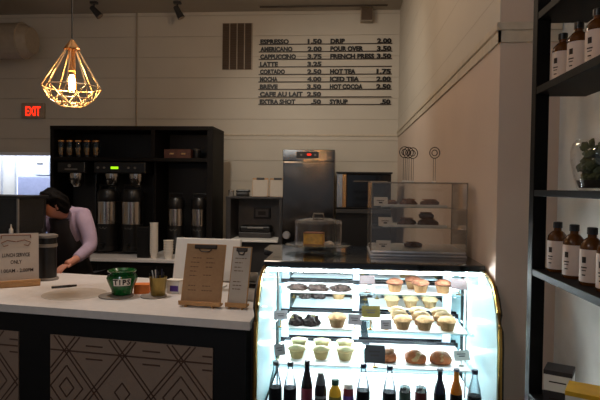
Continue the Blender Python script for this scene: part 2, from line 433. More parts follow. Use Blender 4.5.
# menu of letter rails
t = thing('menu_board', 'drinks price menu of black letters on thin rails across the back wall', 'menu', (0, YB, 0))
rows = [('ESPRESSO', '1.50', 'DRIP', '2.00'), ('AMERICANO', '2.00', 'POUR OVER', '3.50'), ('CAPPUCCINO', '3.75', 'FRENCH PRESS', '3.50'), ('LATTE', '3.25', '', ''),
        ('CORTADO', '2.50', 'HOT TEA', '1.75'), ('MOCHA', '4.00', 'ICED TEA', '2.00'), ('BREVE', '3.50', 'HOT COCOA', '2.50'), ('CAFE AU LAIT', '2.50', '', ''), ('EXTRA SHOT', '.50', 'SYRUP', '.50')]
for i, (a, p, c, q) in enumerate(rows):
    z = 2.893 + .1064 * (8 - i)
    r = B().box(-1.245, .64, -.02, 0, z - .012, z, .002).build('letter_rail', M['rail'], t)
    it = [(a, -1.225, 0, .088, len(a) * .0515, 'LEFT')]
    it.append((p, -.345, 0, .088, .058 * (len(p) - .5), 'RIGHT'))
    if c: it += [(c, -.225, 0, .088, len(c) * .0515, 'LEFT'), (q, .63, 0, .088, .058 * (len(q) - .5), 'RIGHT')]
    text_lines('lettering', it, M['letter'], r, (0, -.012, z + .001), bold=.005)

# ------------------------------------------------------------------ back counter and coffee station
CZ = 0.86
t = thing('back_counter', 'back bar counter with white worktop and dark cabinets under the coffee urns', 'counter', (-2.75, 6.6, 0))
B().box(-1.5, 1.25, -.55, .6, 0, CZ - .035).build('cabinet_base', M['black'], t)
B().box(-1.55, 1.27, -.6, .62, CZ - .035, CZ, .004).build('worktop', M['counter'], t)
for k in range(4):
    d = B().box(-1.48 + k * .7, -.82 + k * .7, -.57, -.55, .1, .79, .004).build('door', M['blackwood'], t)
    B().cyl((-.86 + k * .7, -.585, .55), (-.86 + k * .7, -.585, .7), .006).build('handle', M['darkgrey'], d)

t = thing('coffee_hutch', 'tall open black hutch standing on the back counter over the coffee urns', 'shelving', (0, 0, CZ))
HT = 2.39 - CZ
B().box(-3.68, -3.635, 6.5, 7.1, 0, HT, .003).build('side_panel', M['blackwood'], t)
B().box(-1.68, -1.605, 6.5, 7.1, 0, HT, .003).build('side_panel', M['blackwood'], t)
B().box(-3.68, -1.605, 6.495, 7.1, HT, HT + .05, .003).build('top_panel', M['blackwood'], t)
B().box(-3.635, -1.68, 6.5, 7.1, 1.145, 1.19, .003).build('shelf', M['blackwood'], t)
B().box(-2.385, -2.335, 6.5, 7.1, 1.19, HT, .003).build('divider', M['blackwood'], t)
B().box(-2.375, -2.35, 6.6, 7.1, 0, 1.145, .003).build('divider', M['blackwood'], t)
B().box(-3.635, -1.68, 7.08, 7.1, 0, HT).build('back_panel', M['black'], t)

# glass mugs, top left of the hutch
def mug():
    t = thing('glass_mug', '', 'mug', (0, 0, 0), 0, 'glass mugs on the hutch shelf')
    B().lathe([(.034, 0), (.038, .004), (.036, .02), (.046, .08), (.046, .20), (.043, .20), (.042, .08), (.025, .025), (0, .02)], seg=20).build('glass_body', M['clearbottle'], t, smooth=True)
    B().lathe([(.0, .03), (.030, .03), (.041, .09), (.041, .12), (0, .12)], seg=20).build('reflection_sleeve', M['copper'], t, smooth=True)  # copper sleeve and lid imitate the pendant's orange reflection in plain glass
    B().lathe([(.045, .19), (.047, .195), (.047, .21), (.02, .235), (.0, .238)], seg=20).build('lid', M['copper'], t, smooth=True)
    B().tube([(.042, 0, .16), (.065, 0, .15), (.068, 0, .10), (.042, 0, .07)], .005).build('handle', M['clearbottle'], t, smooth=True)
    return t
ORD = ['first', 'second', 'third', 'fourth', 'fifth', 'sixth']
m0 = mug()
for i in range(5):
    lab = f'copper lit glass mug on the hutch shelf, {ORD[i]} of five from the doorway side'
    x = -3.565 + i * .114
    if i == 0: m0.location = (x, 6.56, 2.05); m0['label'] = lab
    else: dup(m0, (x, 6.56, 2.05), 0, lab)
t = thing('wooden_crate', 'low dark brown box in the right compartment of the black hutch', 'box', (-2.09, 6.75, 2.05))
b = B().box(-.17, .17, -.12, .12, 0, .012).box(-.17, .17, -.12, -.108, .012, .115).box(-.17, .17, .108, .12, .012, .115).box(-.17, -.158, -.108, .108, .012, .115).box(.158, .17, -.108, .108, .012, .115)
b.build('crate_body', mat('dark_red_wood', (84, 48, 36), .5, var=.3, vscale=20), t)
for x in (-.10, .05): B().box(x, x + .055, -.123, -.12, .05, .07).build('label_plate', M['copper'], t)
t = thing('tin_canister', 'small black canister beside the brown box in the hutch', 'canister', (-1.865, 6.72, 2.05))
B().lathe([(.05, 0), (.052, .005), (.052, .10), (.048, .105)], seg=20).build('body', M['blackplastic'], t, smooth=True)
B().lathe([(.054, .105), (.054, .125), (.0, .13)], seg=20).build('lid', M['darkgrey'], t, smooth=True)

# coffee brewers
def brewer(x0, x1, lab, baskets, display):
    cx = (x0 + x1) / 2; w = x1 - x0
    t = thing('coffee_brewer', lab, 'coffee machine', (cx, 6.62, CZ))
    h0, h1 = 1.85 - CZ, 1.99 - CZ
    B().box(-w / 2 + .02, w / 2 - .02, .18, .36, .03, h0, .01).build('tower', M['blackplastic'], t)
    B().box(-w / 2, w / 2, -.17, .36, h0, h1, .015).build('brew_head', M['blackplastic'], t)
    B().box(-w / 2, w / 2, -.2, .36, 0, .03, .008).build('drip_base', M['blackplastic'], t)
    if display:
        B().box(-.11, -.015, -.174, -.17, h0 + .055, h0 + .085).build('green_display', M['lcd'], t)
        for kx in (-.27, -.19, .12, .2):
            B().cyl((kx, -.17, h0 + .07), (kx, -.19, h0 + .07), .013).build('knob', M['grey'], t)
    else:
        B().box(-.08, .08, -.174, -.17, h0 + .04, h0 + .055).cyl((-.02, -.17, h0 + .09), (-.02, -.178, h0 + .09), .02).build('badge', M['grey'], t)
    for bx in baskets:
        k = B().lathe([(.055, h0 - .17), (.085, h0 - .12), (.095, h0 - .03), (.095, h0)], (bx, -.02, 0), 24).build('brew_basket', M['steel'], t, smooth=True)
        B().cyl((bx, -.11, h0 - .07), (bx, -.20, h0 - .075), .014, .012).build('basket_handle', M['blackplastic'], k)
    return t
brewer(-3.56, -3.20, 'smaller single coffee brewer at the doorway end of the back counter', [0.0], False)
brewer(-3.09, -2.43, 'wide black twin coffee brewer with a green lit display', [-.15, .16], True)

def urn(name, r, h, band0, band1, lab, cat, loc):
    t = thing(name, lab, cat, loc, 0, 'coffee urns on the back counter')
    B().lathe([(r * .95, 0), (r * 1.03, .01), (r * 1.03, .05), (r, .055), (r, band0 * h), (0, band0 * h)], seg=28).build('black_base', M['blackplastic'], t, smooth=True)
    B().lathe([(0, band0 * h), (r * .98, band0 * h), (r * .98, band1 * h), (0, band1 * h)], seg=28).build('steel_band', M['steel'], t, smooth=True)
    B().lathe([(r, band1 * h), (r * 1.04, band1 * h + .01), (r * 1.04, h * .94), (r * .8, h), (0, h)], seg=28).build('black_top', M['blackplastic'], t, smooth=True)
    B().box(-.02, .02, -r - .06, -r * .9, .07, .10, .004).cyl((0, -r - .045, .07), (0, -r - .045, .04), .008).build('tap', M['blackplastic'], t)
    B().tube([(-r * .8, 0, h * .97), (-r * .8, 0, h + .05), (r * .8, 0, h + .05), (r * .8, 0, h * .97)], .009).build('carry_handle', M['blackplastic'], t)
    sc = [(-.05 + k * .0125, -r * 1.02 - .002 , band0 * h - .05 + .012 * math.sin(k * 1.9)) for k in range(9)]
    B().tube(sc, .0022, 5).build('script_logo', M['grey'], t)
    return t
urn('coffee_server', .128, .76, .44, .80, 'steel and black coffee server under the green display, nearer the barista', 'coffee urn', (-2.93, 6.50, CZ + .035))
urn('coffee_server', .128, .76, .44, .80, 'steel and black coffee server under the twin brewer, farther from the barista', 'coffee urn', (-2.615, 6.50, CZ + .035))
urn('airpot', .105, .70, .50, .80, 'steel banded airpot in the hutch beside the stack of white cups', 'coffee urn', (-2.10, 6.62, CZ))
urn('airpot', .10, .70, .50, .80, 'steel banded airpot at the far right of the hutch', 'coffee urn', (-1.80, 6.62, CZ))

t = thing('cup_dispenser', 'matte black upright cup dispenser box on the back counter', 'dispenser', (-2.33, 6.2, CZ))
B().box(-.075, .075, -.08, .08, 0, .36, .006).build('box', M['blackplastic'], t)
B().box(-.06, .06, -.084, -.08, .05, .32).build('front_slot', M['black'], t)
def cupstack(lab, loc, n, r, step, name='cup_stack'):
    t = thing(name, lab, 'cup stack', loc)
    for k in range(n):
        B().lathe([(r * .72, k * step), (r, k * step + .09), (r * 1.06, k * step + .09), (r * 1.06, k * step + .097), (r * .9, k * step + .097), (0, k * step + .09)], seg=18).build('paper_cup', M['paper'], t, smooth=True)
    return t
cupstack('tall narrow stack of white paper cups beside the black dispenser', (-2.2, 6.12, CZ), 14, .046, .0245)
cupstack('short stack of white lids and cups behind the register screen', (-2.02, 6.1, CZ), 5, .055, .03, 'lid_stack')
# fruit jar beside the barista
t = thing('flower_jar', 'glass jar of orange and yellow flowers behind the barista', 'jar', (-3.28, 6.2, CZ))
B().lathe([(.06, 0), (.065, .01), (.065, .30), (.05, .33), (.047, .33), (.06, .3), (.06, .015), (0, .012)], seg=20).build('glass_jar', M['clearbottle'], t, smooth=True)
for k, (x, z, m) in enumerate([(-.03, .45, 'orange'), (.035, .47, 'yellow'), (.0, .40, 'orange'), (.045, .41, 'yellow')]):
    st = B().tube([(x * .3, 0, .02), (x, -.01, z)], .003, 5).build('flower_stem', M['leaf'], t)
    B().blob((x, -.01, z), .034, .034, .028, .2, k, 2).build('bloom', M[m], st, smooth=True)

# ------------------------------------------------------------------ steel stand, fridge, oven at the back
t = thing('equipment_stand', 'dark open kitchen stand between the hutch and the steel cabinet', 'stand', (-1.1, 6.85, 0))
B().box(-.36, -.30, -.25, .3, 0, 1.56, .004).build('side_panel', M['darkgrey'], t)
B().box(.30, .345, -.25, .3, 0, 1.56, .004).build('side_panel', M['darkgrey'], t)
B().box(-.36, .345, -.26, .3, 1.56, 1.585, .003).build('top_shelf', M['darkgrey'], t)
B().box(-.30, .30, .28, .3, 0, 1.56).build('back_panel', M['grey'], t)
B().box(-.30, .30, -.24, .28, .25, 1.03).build('lower_cabinet', M['darkgrey'], t)
props(B().box(-.30, .30, -.33, .17, 0, .025, .004).build('cutting_board', M['white'], None, (-1.1, 6.85, 1.03)), 'long white cutting board lying in the dark kitchen stand', 'cutting board')
t = thing('countertop_grill', 'dark flat press on the cutting board in the kitchen stand', 'grill', (-1.12, 6.95, 1.055))
B().box(-.22, .2, -.14, .14, 0, .07, .01).build('base', M['darkgrey'], t)
B().box(-.21, .19, -.13, .13, .07, .15, .02).build('lid', M['black'], t)
B().cyl((-.1, -.16, .13), (.1, -.16, .13), .01).build('handle', M['grey'], t)
t = thing('control_box', 'grey switch box with a pale frame on the back of the kitchen stand', 'box', (-1.08, 7.13, 1.29))
B().box(-.11, .11, -.05, 0, 0, .14, .006).build('box', M['darkgrey'], t)
B().box(-.085, .085, -.056, -.05, .02, .12).build('frame', M['grey'], t)
B().box(-.05, .05, -.06, -.056, .045, .095).build('plate', M['darkgrey'], t)
t = thing('black_telephone', 'small black phone on the top of the kitchen stand', 'telephone', (-1.27, 6.72, 1.585))
B().box(-.075, .075, -.07, .07, 0, .05, .012).build('base', M['blackplastic'], t)
B().box(-.09, .09, -.02, .03, .05, .085, .015).build('handset', M['blackplastic'], t)
t = thing('metal_tin', 'small grey tin on the stand corner beside the black phone', 'tin', (-1.41, 6.68, 1.585))
B().lathe([(.035, 0), (.036, .06), (.0, .062)], seg=18).build('body', M['grey'], t, smooth=True)
B().lathe([(.038, .062), (.038, .075), (0, .078)], seg=18).build('lid', M['steel'], t, smooth=True)
def order_board(x, lab):
    t = thing('order_clipboard', lab, 'clipboard', (x, 6.70, 1.585)); t.rotation_euler[0] = math.radians(-8)
    B().box(-.10, .10, 0, .006, 0, .235, .003).build('board', M['wood'], t)
    B().box(-.094, .094, -.003, -.0005, .004, .215).build('paper', M['greypaper'], t)
    B().box(-.05, .05, -.012, 0, .215, .240, .003).build('clip', M['darkgrey'], t)
order_board(-1.05, 'white paper clipboard standing over the kitchen stand, nearer the hutch')
order_board(-.83, 'white paper clipboard standing over the kitchen stand, beside the steel cabinet')

t = thing('steel_cabinet', 'tall polished steel upright refrigerator against the back wall', 'refrigerator', (-.437, 6.6, 0))
B().box(-.318, .318, .02, .68, .08, 2.17, .006).build('body', M['steeldoor'], t)
B().box(-.314, .314, -.02, .018, .10, 2.02, .006).build('door', M['steeldoor'], t)
B().box(-.318, .318, -.02, .02, 2.03, 2.17, .006).build('header', M['steeldoor'], t)
cp = B().box(-.15, .12, -.026, -.02, 2.065, 2.145, .002).build('control_panel', M['blackplastic'], t)
B().box(-.02, .03, -.029, -.026, 2.10, 2.12).build('red_display', M['redled'], cp)
for x in (-.09, .08): B().cyl((x, -.026, 2.105), (x, -.032, 2.105), .012).build('button', M['grey'], cp)
B().cyl((-.26, -.02, 1.12), (-.26, -.07, 1.12), .05, .04, seg=20).build('glint_knob', M['satin'], t, smooth=True)  # pale knob built in place of a bright round reflection on the door
for x in (-.27, .27):
    for y in (.1, .6): B().cyl((x, y, 0), (x, y, .08), .03).build('foot', M['darkgrey'], t)

t = thing('prep_stand', 'dark stand carrying the glass fronted oven', 'stand', (.235, 6.92, 0))
B().box(-.33, .34, -.3, .3, 1.40, 1.45, .004).build('top', M['darkgrey'], t)
B().box(-.33, .34, -.25, .3, .1, 1.40).build('body', M['black'], t)
for x in (-.3, .31):
    for y in (-.22, .27): B().box(x - .02, x + .02, y - .02, y + .02, 0, .1).build('leg', M['darkgrey'], t)
t = thing('glass_door_oven', 'glass fronted countertop oven beside the steel refrigerator', 'oven', (.235, 6.92, 1.45))
B().box(-.325, .335, -.27, .3, .01, .435, .004).build('body', M['darkgrey'], t)
B().box(-.335, .345, -.33, .3, .435, .455, .003).build('top', M['black'], t)
B().box(-.20, .32, -.295, -.27, .03, .42, .003).build('glass_door', M['blackgloss'], t)
B().box(-.325, -.255, -.30, -.27, .02, .43, .003).build('side_strip', M['steel'], t)
B().box(-.255, -.21, -.29, -.27, .02, .43, .003).build('reflection_strip', M['copper'], t)  # copper strip stands in for the pendant's orange reflection in the oven
B().cyl((-.12, -.33, .34), (.28, -.33, .34), .010).cyl((-.12, -.33, .34), (-.12, -.29, .34), .008).cyl((.28, -.33, .34), (.28, -.29, .34), .008).build('handle', M['steel'], t)

# ------------------------------------------------------------------ front counter
CA = math.radians(8.4)
A = Vector((-.452, 2.611))
def cu(u, d=0.0): return (A.x - u * math.cos(CA) + d * math.sin(CA), A.y + u * math.sin(CA) + d * math.cos(CA))
HC = 1.05
UL = 3.2
t = thing('front_counter', 'white topped service counter with a black front and patterned panels', 'counter', (0, 0, 0))
fl, bl = cu(UL), cu(UL, 1.02); fr = cu(0)
br = (fr[0], 3.605)
B().prism([fr, br, bl, fl], HC - .042, HC).build('countertop', M['counter'], t)
i0, i1, i2, i3 = cu(.03, .035), (fr[0] - .03, 3.55), cu(UL - .05, .97), cu(UL - .05, .035)
B().prism([i0, i1, i2, i3], 0, HC - .042).build('base', M['black'], t)
rows_u = [(.205, 1.15), (1.355, 2.3), (2.45, 3.1)]
rotc = PI - CA
def clipseg(p, q, x0, x1, y0, y1):
    dx, dy = q[0] - p[0], q[1] - p[1]; t0, t1 = 0.0, 1.0
    for pp, qq in ((-dx, p[0] - x0), (dx, x1 - p[0]), (-dy, p[1] - y0), (dy, y1 - p[1])):
        if abs(pp) < 1e-9:
            if qq < 0: return None
            continue
        r = qq / pp
        if pp < 0: t0 = max(t0, r)
        else: t1 = min(t1, r)
    if t0 >= t1: return None
    return (p[0] + t0 * dx, p[1] + t0 * dy), (p[0] + t1 * dx, p[1] + t1 * dy)
for ua, ub in rows_u:
    w = ub - ua
    # panel in its own frame: x from the right edge leftwards mirrored so x runs with the viewer's right
    base = cu(ub, .028)
    pn = B().box(0, w, 0, .012, .08, .895).build('front_panel', M['panel'], t, (base[0], base[1], 0), -CA)
    lines = []
    S = .335; xc0 = w * .285; zc = .615; ax = .1675; az = .20
    for k in range(-2, 5):
        for r_ in range(-3, 3):
            cx_ = xc0 + k * S; cz_ = zc + r_ * .40
            for sx in (-1, 1):
                for off in (-.017, .017):
                    lines.append(((cx_ - sx * ax, cz_ - az + off), (cx_ + sx * ax, cz_ + az + off)))
            for dd in (.045, .10):      # nested diamonds midway between crossings
                mx_ = cx_ + S / 2; k2 = dd; h2 = dd * az / ax
                c4 = [(mx_ - k2, cz_), (mx_, cz_ + h2), (mx_ + k2, cz_), (mx_, cz_ - h2)]
                if dd < .06 or (k + r_) % 2: lines += [(c4[j], c4[(j + 1) % 4]) for j in range(4)]
            lines.append(((cx_ - .05, cz_ + .165), (cx_ + .05, cz_ + .165))); lines.append(((cx_ - .05, cz_ + .235), (cx_ + .05, cz_ + .235)))
    lines.append(((-1, .815), (2, .815)))
    b = B()
    for p, q in lines:
        s = clipseg(p, q, .002, w - .002, .082, .893)
        if not s: continue
        (xa, za), (xb, zb) = s; L = math.hypot(xb - xa, zb - za)
        if L < .004: continue
        an = math.atan2(zb - za, xb - xa)
        b.rbox((xa + xb) / 2, -.0005, (za + zb) / 2, L, .002, .0075, (0, -an, 0))
    b.build('inlay_lines', M['panelline'], pn)

# ------------------------------------------------------------------ things on the front counter
# sign on a wooden easel
t = thing('counter_sign', 'buff lunch notice on a wooden stand at the left end of the counter', 'sign', (-2.10, 3.31, HC), math.radians(33))
w, h, tl = .265, .305, math.radians(-9)
pl = B().rbox(0, 0, 0, w, .008, h).build('notice', M['pinkpaper'], t); pl.location = (0, .045, .035 + h / 2); pl.rotation_euler = (tl, 0, 0)
text_lines('lettering', [('LUNCH SERVICE', 0, .00, .034, .16, 'CENTER'), ('ONLY', 0, -.045, .034, .065, 'CENTER'), ('11:00AM - 2:00PM', 0, -.10, .032, .20, 'CENTER')], M['ink'], pl, (0, -.0045, 0), extrude=.0005, bold=.0006)
b = B()
for s in (-1, 1):
    b.tube([(s * .002, -.006, .098), (s * .05, -.006, .108), (s * .085, -.006, .092), (s * .07, -.006, .070), (s * .045, -.006, .077)], .0035, 6)
    b.tube([(s * .085, -.006, .120), (s * .085, -.006, .140)], .0035, 6)
b.tube([(-.085, -.006, .140), (.085, -.006, .140)], .0035, 6)
b.build('scroll_ornament', mat('brown_print', (120, 78, 56), .7), pl)
B().box(-.14, .14, -.03, .06, 0, .03, .004).box(-.14, .14, -.035, -.02, .03, .045, .003).build('wooden_ledge', M['wood'], t)
B().rbox(0, .13, .13, .03, .012, .27, (math.radians(24), 0, 0)).build('easel_leg', M['wood'], t)

# black canister with grey lid
t = thing('coffee_canister', 'black cylindrical canister with a grey lid and band beside the notice', 'canister', (-2.05, 3.585, HC))
B().lathe([(.072, 0), (.074, .012), (.066, .02), (.066, .325), (0, .325)], seg=28).build('body', M['blackplastic'], t, smooth=True); t.scale = (.95, .95, .90)
B().lathe([(.080, 0), (.080, .014), (.074, .02), (0, .02)], seg=28).build('base_ring', M['grey'], t, smooth=True)
B().lathe([(.068, .255), (.071, .258), (.071, .278), (.068, .28)], seg=28).build('band', M['grey'], t, smooth=True)
B().lathe([(.067, .325), (.074, .328), (.074, .345), (.06, .352), (0, .354)], seg=28).build('lid', M['grey'], t, smooth=True)
t = thing('spray_bottle', 'tall pale lilac bottle behind the counter notice', 'bottle', (-2.27, 3.52, HC))
B().lathe([(.03, 0), (.033, .01), (.033, .27), (.012, .31), (.012, .325), (0, .325)], seg=20).build('body', mat('lilac_plastic', (150, 140, 180), .4), t, smooth=True)
B().lathe([(.014, .325), (.014, .35), (.006, .36), (.004, .385), (0, .386)], seg=16).build('nozzle', M['white'], t, smooth=True)
# mat and knife
props(B().lathe([(.185, 0), (.185, .002), (0, .0021)], (0, 0, 0), 48).build('round_mat', M['mat'], None, (-1.62, 3.14, HC)), 'flat round pale grey mat on the white counter', 'mat')
t = thing('marker_pen', 'dark marker pen lying on the round pale mat', 'pen', (-1.78, 3.315, HC + .0095), math.radians(38))
B().cyl((-.075, 0, 0), (.02, 0, 0), .0075, seg=12).build('barrel', M['black'], t, smooth=True)
B().cyl((.02, 0, 0), (.075, 0, 0), .0085, .006, seg=12).build('cap', M['ink'], t, smooth=True)
# tips jar
props(B().lathe([(.098, 0), (.1, .003), (.1, .008), (.096, .011), (0, .011)], (0, 0, 0), 40).build('round_coaster', M['cork'], None, (-1.345, 3.105, HC)), 'round grey coaster under the green tips jar', 'coaster')
t = thing('tips_jar', 'glossy green ceramic pot with a TIPS label on the counter', 'jar', (-1.315, 3.12, HC + .011))
B().lathe([(.052, 0), (.058, .006), (.062, .03), (.086, .085), (.09, .10), (.083, .118), (.068, .126), (.070, .132), (.082, .14), (.084, .145), (.078, .148), (.062, .134), (.06, .125), (.07, .1), (.05, .03), (0, .02)], seg=40).build('pot', M['green'], t, smooth=True)
b = B(); n = 14
for i in range(n):
    a0 = -PI / 2 + .39 + (-.58 + 1.16 * i / n); a1 = -PI / 2 + .39 + (-.58 + 1.16 * (i + 1) / n)
    r0, r1 = .0825, .0905
    vs = [b.b.verts.new((r * math.cos(a), r * math.sin(a), z)) for a, r, z in ((a0, r0 + .0005, .064), (a1, r0 + .0005, .064), (a1, r1 + .0015, .106), (a0, r1 + .0015, .106))]
    b.b.faces.new(vs)
bmesh.ops.remove_doubles(b.b, verts=b.b.verts[:], dist=1e-5)
lb = b.build('paper_label', M['paper'], t, smooth=True)
for k, ch in enumerate('TIPS'):
    a = -PI / 2 + .39 + (-.42 + .28 * k)
    text('lettering', ch, M['ink'], t, .044, (.0862 * math.cos(a), .0862 * math.sin(a), .0715), (math.radians(102), 0, a + PI / 2), align='CENTER', extrude=.0015, bold=.0012)
t = thing('note_pad', 'small orange pad of notes beside the green tips jar', 'note pad', (-1.235, 3.235, HC), math.radians(12))
B().box(-.045, .045, -.04, .04, 0, .05, .002).build('paper_block', M['orange'], t)
B().box(-.046, .046, -.041, .041, .05, .056, .001).build('cover', M['orange'], t)
props(B().lathe([(.075, 0), (.077, .003), (.077, .007), (0, .008)], (0, 0, 0), 36).build('round_coaster', M['cork'], None, (-1.125, 3.13, HC)), 'round grey coaster under the olive gold pen cup', 'coaster')
t = thing('pen_cup', 'olive gold metal cup holding pens and stirrers on the counter', 'cup', (-1.105, 3.15, HC + .008))
B().lathe([(.042, 0), (.043, .003), (.052, .105), (.054, .108), (.050, .109), (.040, .006), (0, .005)], seg=28).build('cup', M['olive'], t, smooth=True)
for k in range(7):
    a = k * 2.4; r = .03
    st = B().tube([(r * .5 * math.cos(a), r * .5 * math.sin(a), .01), (r * 1.2 * math.cos(a), r * 1.2 * math.sin(a), .135 + .012 * (k % 3))], .0035, 6)
    st.build('pen', [M['black'], M['white'], M['navy']][k % 3], t)
t = thing('card_box', 'small white and purple box beside the large menu clipboard', 'box', (-1.035, 3.26, HC), math.radians(-10))
B().box(-.045, .045, -.03, .03, 0, .075, .002).build('carton', M['white'], t)
B().box(-.02, .035, -.0315, -.03, .015, .05).build('purple_print', M['purple'], t)
B().box(-.047, .047, -.032, .032, .075, .085, .002).build('lid', M['paper'], t)

def menu_clip(lab, c, w, h, rz, paper, lines, tilt=16, pw=None):
    t = thing('menu_clipboard', lab, 'clipboard', (c[0], c[1], HC), rz, None)
    ta = math.radians(-tilt)
    bd = B().box(-w / 2, w / 2, 0, .006, 0, h, .002).build('board', M['wood'], t, (0, 0, .022)); bd.rotation_euler = (ta, 0, 0)
    p = B().box(-w / 2 + .006, w / 2 - .006, -.0025, -.0003, .008, h - .006).build('menu_sheet', paper, bd)
    k = B().box(-w * .28, w * .28, -.012, -.001, h - .028, h - .006, .003)
    k.tube([(-w * .16, -.008, h - .03), (-w * .10, -.012, h - .045), (w * .10, -.012, h - .045), (w * .16, -.008, h - .03)], .003, 6)
    k.build('clip', M['wire'], bd)
    b = B(); rr = random.Random(len(lab))
    for z, x0, x1 in lines:
        x = x0
        while x < x1:
            q = rr.uniform(.008, .02); b.box(x, min(x + q, x1), -.0032, -.0024, z, z + .0045); x += q + .004
    b.build('print_lines', M['faintink'], bd)
    B().box(-w / 2 - .003, w / 2 + .003, -.022, .03, .010, .022, .002).box(-w / 2 - .003, w / 2 + .003, -.026, -.018, .010, .034, .002).build('wooden_ledge', M['wood'], t)
    for s in (-1, 1): B().box(s * w * .33 - .004, s * w * .33 + .004, -.03, .09, 0, .010, .001).build('foot', M['wood'], t)
    B().tube([(0, .02, .012), (0, .11, .012), (0, .075, h * .62)], .004, 6).build('easel_wire', M['wire'], t)
lnA = [(.245, -.07, -.02), (.22, -.08, -.03), (.195, -.08, -.03), (.17, -.08, -.04), (.145, -.08, -.04), (.245, .01, .05), (.22, .01, .06), (.195, .01, .05), (.15, .0, .05), (.09, -.08, -.04), (.065, -.08, -.03), (.09, .0, .05), (.065, .0, .06)]
menu_clip('large brown kraft menu clipboard standing on the white counter', (-.780, 2.905), .234, .328, math.radians(-6), M['kraft'], lnA)
lnB = [(.25, -.035, .03), (.225, -.035, .01), (.20, -.035, .005), (.18, -.035, .02), (.12, -.035, .01), (.10, -.035, .015), (.08, -.035, .01)]
menu_clip('narrow grey paper menu clipboard near the display case', (-.574, 2.895), .114, .318, math.radians(-8), M['greypaper'], lnB)

t = thing('register_screen', 'white backed register screen standing behind the kraft clipboard', 'screen', (-.875, 3.42, HC), math.radians(-5))
sc_ = B().rbox(0, 0, 0, .44, .022, .27, (0, 0, 0), .006).build('screen_shell', M['white'], t); sc_.location = (0, 0, .192); sc_.rotation_euler = (math.radians(-14), 0, 0)
B().box(-.2, .2, .0112, .0125, -.115, .115).build('display', M['blackgloss'], sc_)
B().box(-.05, .05, .0, .03, .01, .10, .004).build('neck', M['white'], t)
B().box(-.10, .10, -.06, .12, 0, .012, .004).build('foot', M['white'], t)
t = thing('receipt_printer', 'small white and black receipt printer behind the narrow clipboard', 'printer', (-.53, 3.16, HC), math.radians(-8))
B().box(-.055, .055, -.07, .07, 0, .075, .006).build('body', M['white'], t)
B().box(-.05, .05, -.072, .02, .075, .105, .006).build('lid', M['blackplastic'], t)
B().rbox(0, -.01, .13, .07, .003, .06, (.3, 0, 0)).build('receipt', M['paper'], t)

# espresso machine
t = thing('espresso_machine', 'black espresso machine with a smoked side shield at the counter end', 'espresso machine', (-2.665, 3.72, HC))
B().box(-.43, .43, -.18, .2, .06, .20, .01).build('drip_base', M['blackplastic'], t)
B().box(-.43, .42, .02, .2, .2, .56, .01).build('back_body', M['blackplastic'], t)
B().box(-.43, .20, -.18, .02, .20, .56, .02).build('front_body', M['blackgloss'], t)
B().box(-.43, .44, -.2, .2, .56, .58, .006).build('cup_tray', M['black'], t)
sh = B().box(.425, .433, -.18, .14, .20, .56).box(.20, .425, -.185, -.178, .20, .56); sh.build('side_shield', M['smoke'], t)
B().box(.428, .44, -.19, -.178, .20, .56).build('shield_edge', M['grey'], t)
B().box(-.05, .09, -.21, -.2, .562, .578).build('white_bar', M['white'], t)  # small white bar on the front edge of the cup tray
for x in (-.35, .35):
    for y in (-.13, .15): B().cyl((x, y, 0), (x, y, .06), .025).build('foot', M['steel'], t)
for x in (-.2, .05):
    g = B().cyl((x, -.1, .20), (x, -.1, .15), .04, .035).build('group_head', M['steel'], t)
t = thing('glass_cup', 'small glass cup on the top of the espresso machine', 'cup', (-2.66, 3.72, HC + .58))
B().lathe([(.028, 0), (.03, .004), (.038, .06), (.036, .06), (.028, .008), (0, .007)], seg=20).build('glass_body', M['clearbottle'], t, smooth=True)
B().lathe([(0, .01), (.028, .01), (.033, .045), (0, .045)], seg=20).build('drink', M['copper'], t, smooth=True)  # copper fill imitates the orange glare in the cup

# ------------------------------------------------------------------ pendant lamp
t = thing('pendant_lamp', 'copper wire cage pendant lamp with a glowing bulb', 'pendant lamp', (-1.777, 3.40, ZC))
Z = lambda z: z - ZC
B().cyl((0, 0, Z(2.66)), (0, 0, -.02), .004, seg=8).build('cord', M['black'], t)
B().lathe([(.05, -.025), (.05, -.004), (.045, 0)], seg=24).build('ceiling_rose', M['black'], t, smooth=True)
B().lathe([(.052, Z(2.588)), (.05, Z(2.596)), (.012, Z(2.652)), (.0, Z(2.655))], seg=12).build('cap', M['copper'], t)
B().cyl((0, 0, Z(2.59)), (0, 0, Z(2.45)), .022, seg=18).build('socket', M['wood'], t, smooth=True)
b = B(); n = 10
top = [Vector((.035 * math.cos(2 * PI * k / n), .035 * math.sin(2 * PI * k / n), Z(2.595))) for k in range(n)]
mid = [Vector((.183 * math.cos(2 * PI * k / n), .183 * math.sin(2 * PI * k / n), Z(2.345))) for k in range(n)]
low = [Vector((.135 * math.cos(2 * PI * (k + .5) / n), .135 * math.sin(2 * PI * (k + .5) / n), Z(2.265))) for k in range(n)]
bot = [Vector((.075 * math.cos(2 * PI * k / n), .075 * math.sin(2 * PI * k / n), Z(2.228))) for k in range(n)]
for k in range(n):
    j = (k + 1) % n
    for p, q in ((top[k], mid[k]), (mid[k], mid[j]), (mid[k], low[k]), (mid[j], low[k]), (low[k], low[j]), (low[k], bot[k]), (low[k], bot[j]), (bot[k], bot[j])):
        b.cyl(p, q, .0038, seg=6)
b.build('wire_cage', M['goldwire'], t)
bu = B().lathe([(.015, Z(2.45)), (.02, Z(2.43)), (.032, Z(2.39)), (.034, Z(2.35)), (.025, Z(2.315)), (0, Z(2.305))], seg=20).build('bulb', M['bulbglass'], t, smooth=True)
B().lathe([(0, Z(2.43)), (.014, Z(2.42)), (.02, Z(2.38)), (.018, Z(2.335)), (0, Z(2.325))], seg=14).build('filament', M['bulb'], bu, smooth=True)

dup(t, (-.66, 1.05, ZC), .2, 'second copper cage pendant lamp, above the customers, reflected in the steel refrigerator')
